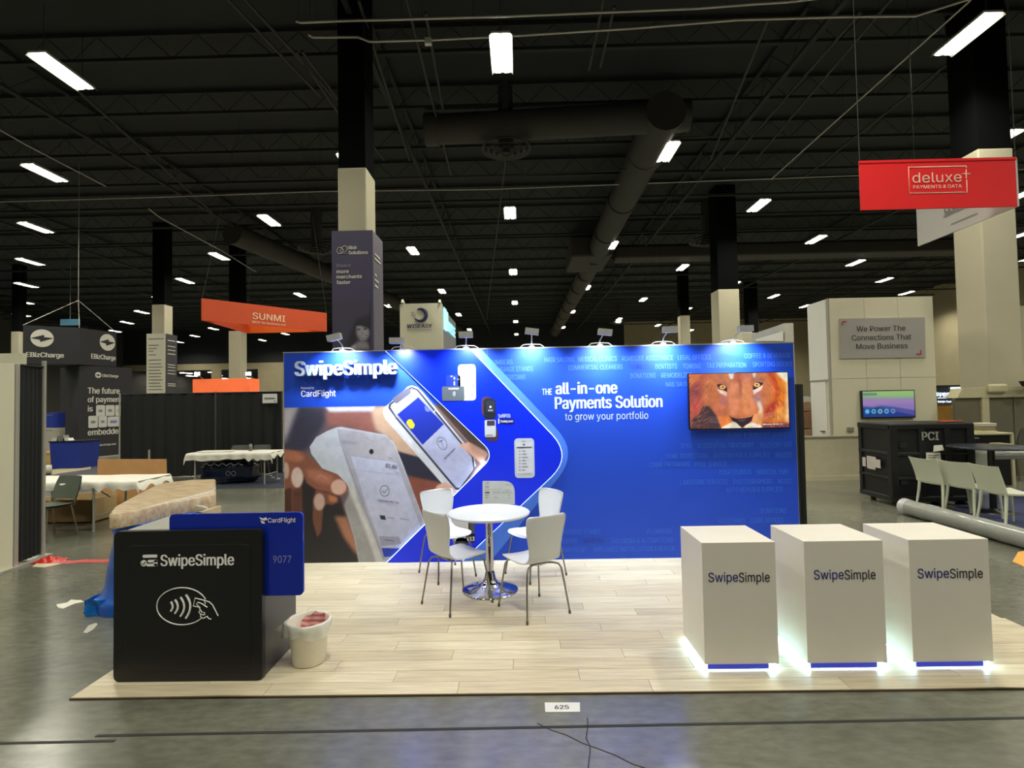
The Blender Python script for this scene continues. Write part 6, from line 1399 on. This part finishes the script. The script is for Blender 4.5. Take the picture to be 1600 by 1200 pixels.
t = thing('white_case', 'small pale case on the floor under the high table', 'case', onZ(1540, 800)); q = onZ(1543, 797)
MB().box(q.x-.12, q.x+.12, q.y, q.y+.2, .009, .26, .02).obj('body', mat('lilac_case', (150, 154, 176), .5), t)

# ------------------------------------------------------------------ white plastic chairs
WP = mat('white_moulded_plastic', (218, 222, 200), .4, var=.01)
def mould_chair(lab):
    t = thing('plastic_chair', lab, 'chair', (0, 0, 0), 'white plastic chairs beside the grey roll')
    w_ = .46
    def seat(u, v, o=0): return ((u-.5)*w_*(1+.03*v), -.21+.44*v, .455-.012*math.sin(v*PI)-.01*math.cos((u-.5)*PI)+.012*(2*u-1)**2 - o)
    m_ = MB().grid(lambda u, v: seat(u, v), 12, 10).grid(lambda u, v: seat(u, v, .022), 12, 10)
    m_.grid(lambda u, v: Vector(seat(u, 1 if v else 1, .022*v)), 12, 1).grid(lambda u, v: Vector(seat(0, u, .022*v)), 10, 1).grid(lambda u, v: Vector(seat(1, u, .022*v)), 10, 1).obj('seat', WP, t)
    def bk(u, v, o=0):
        z = .455+.36*v; y = -.21-.035*math.sin(v*PI*.6)-.085*v*v-.02*(1-(2*u-1)**2)*v; return ((u-.5)*w_*(1+.05*v-.12*v*(1-v)), y-o, z+.012*(2*u-1)**2*v)
    m_ = MB().grid(lambda u, v: bk(u, v), 12, 12).grid(lambda u, v: bk(u, v, .014), 12, 12)
    m_.grid(lambda u, v: bk(u, 1, .014*v), 12, 1).grid(lambda u, v: bk(0, u, .014*v), 12, 1).grid(lambda u, v: bk(1, u, .014*v), 12, 1).obj('backrest', WP, t)
    for sx in (-1, 1):
        MB().tube([(sx*.195, -.20, .46), (sx*.20, -.215, .3), (sx*.225, -.26, 0)], [.022, .02, .015], 8).obj('leg', WP, t)
        MB().tube([(sx*.195, .20, .44), (sx*.205, .215, .3), (sx*.215, .235, 0)], [.02, .018, .014], 8).obj('leg', WP, t)
    MB().tube([(-.195, -.2, .44), (.195, -.2, .44)], .014, 6).obj('rear_rail', WP, t)
    return t
m0 = mould_chair('x'); KIDS[m0.name] = list(m0.children)
for k, (l_, r_, lab) in enumerate([((1434, 797), (1470, 805), 'white plastic chair in front of the black crate, leftmost of the row'), ((1480, 806), (1517, 814), 'second white plastic chair from the crate, middle of the row'), ((1530, 817), (1567, 827), 'white plastic chair nearest the right edge, largest of the row'), ((1512, 784), (1548, 788), 'white plastic chair half hidden behind the middle and right ones')]):
    A_, B_ = onZ(*l_), onZ(*r_); mid = (A_+B_)/2; d = (B_-A_); an = math.atan2(d.y, d.x)
    if k == 3: an = PI*.05
    c = m0 if k == 0 else copy_tree(m0); n = Vector((-math.sin(an), math.cos(an), 0)); c.location = mid+n*.26; c.location.z = .009; c.rotation_euler = (0, 0, an); c['label'] = lab
# rolled grey carpet in plastic
A_ = onZ(1424, 806); B_ = onZ(1640, 868)
rl = thing('carpet_roll', 'long grey carpet roll in clear plastic lying before the white plastic chairs', 'roll', (A_+B_)/2)
r = .115; d = (B_-A_).normalized(); nb = 24; pts = [A_+Vector((0, r, r))+(B_-A_)*k/nb for k in range(nb+1)]
MB().tube(pts, [r*(1+.03*math.sin(k*1.7)) for k in range(nb+1)], 20).obj('roll', mat('grey_film_roll', (150, 152, 146), .22, var=.12, scale=5, bump=.25), rl)
MB().tube([pts[0]-d*.02, pts[0]+d*.1], [r*1.08, r*1.05], 20).obj('end_wrap', PLF, rl)
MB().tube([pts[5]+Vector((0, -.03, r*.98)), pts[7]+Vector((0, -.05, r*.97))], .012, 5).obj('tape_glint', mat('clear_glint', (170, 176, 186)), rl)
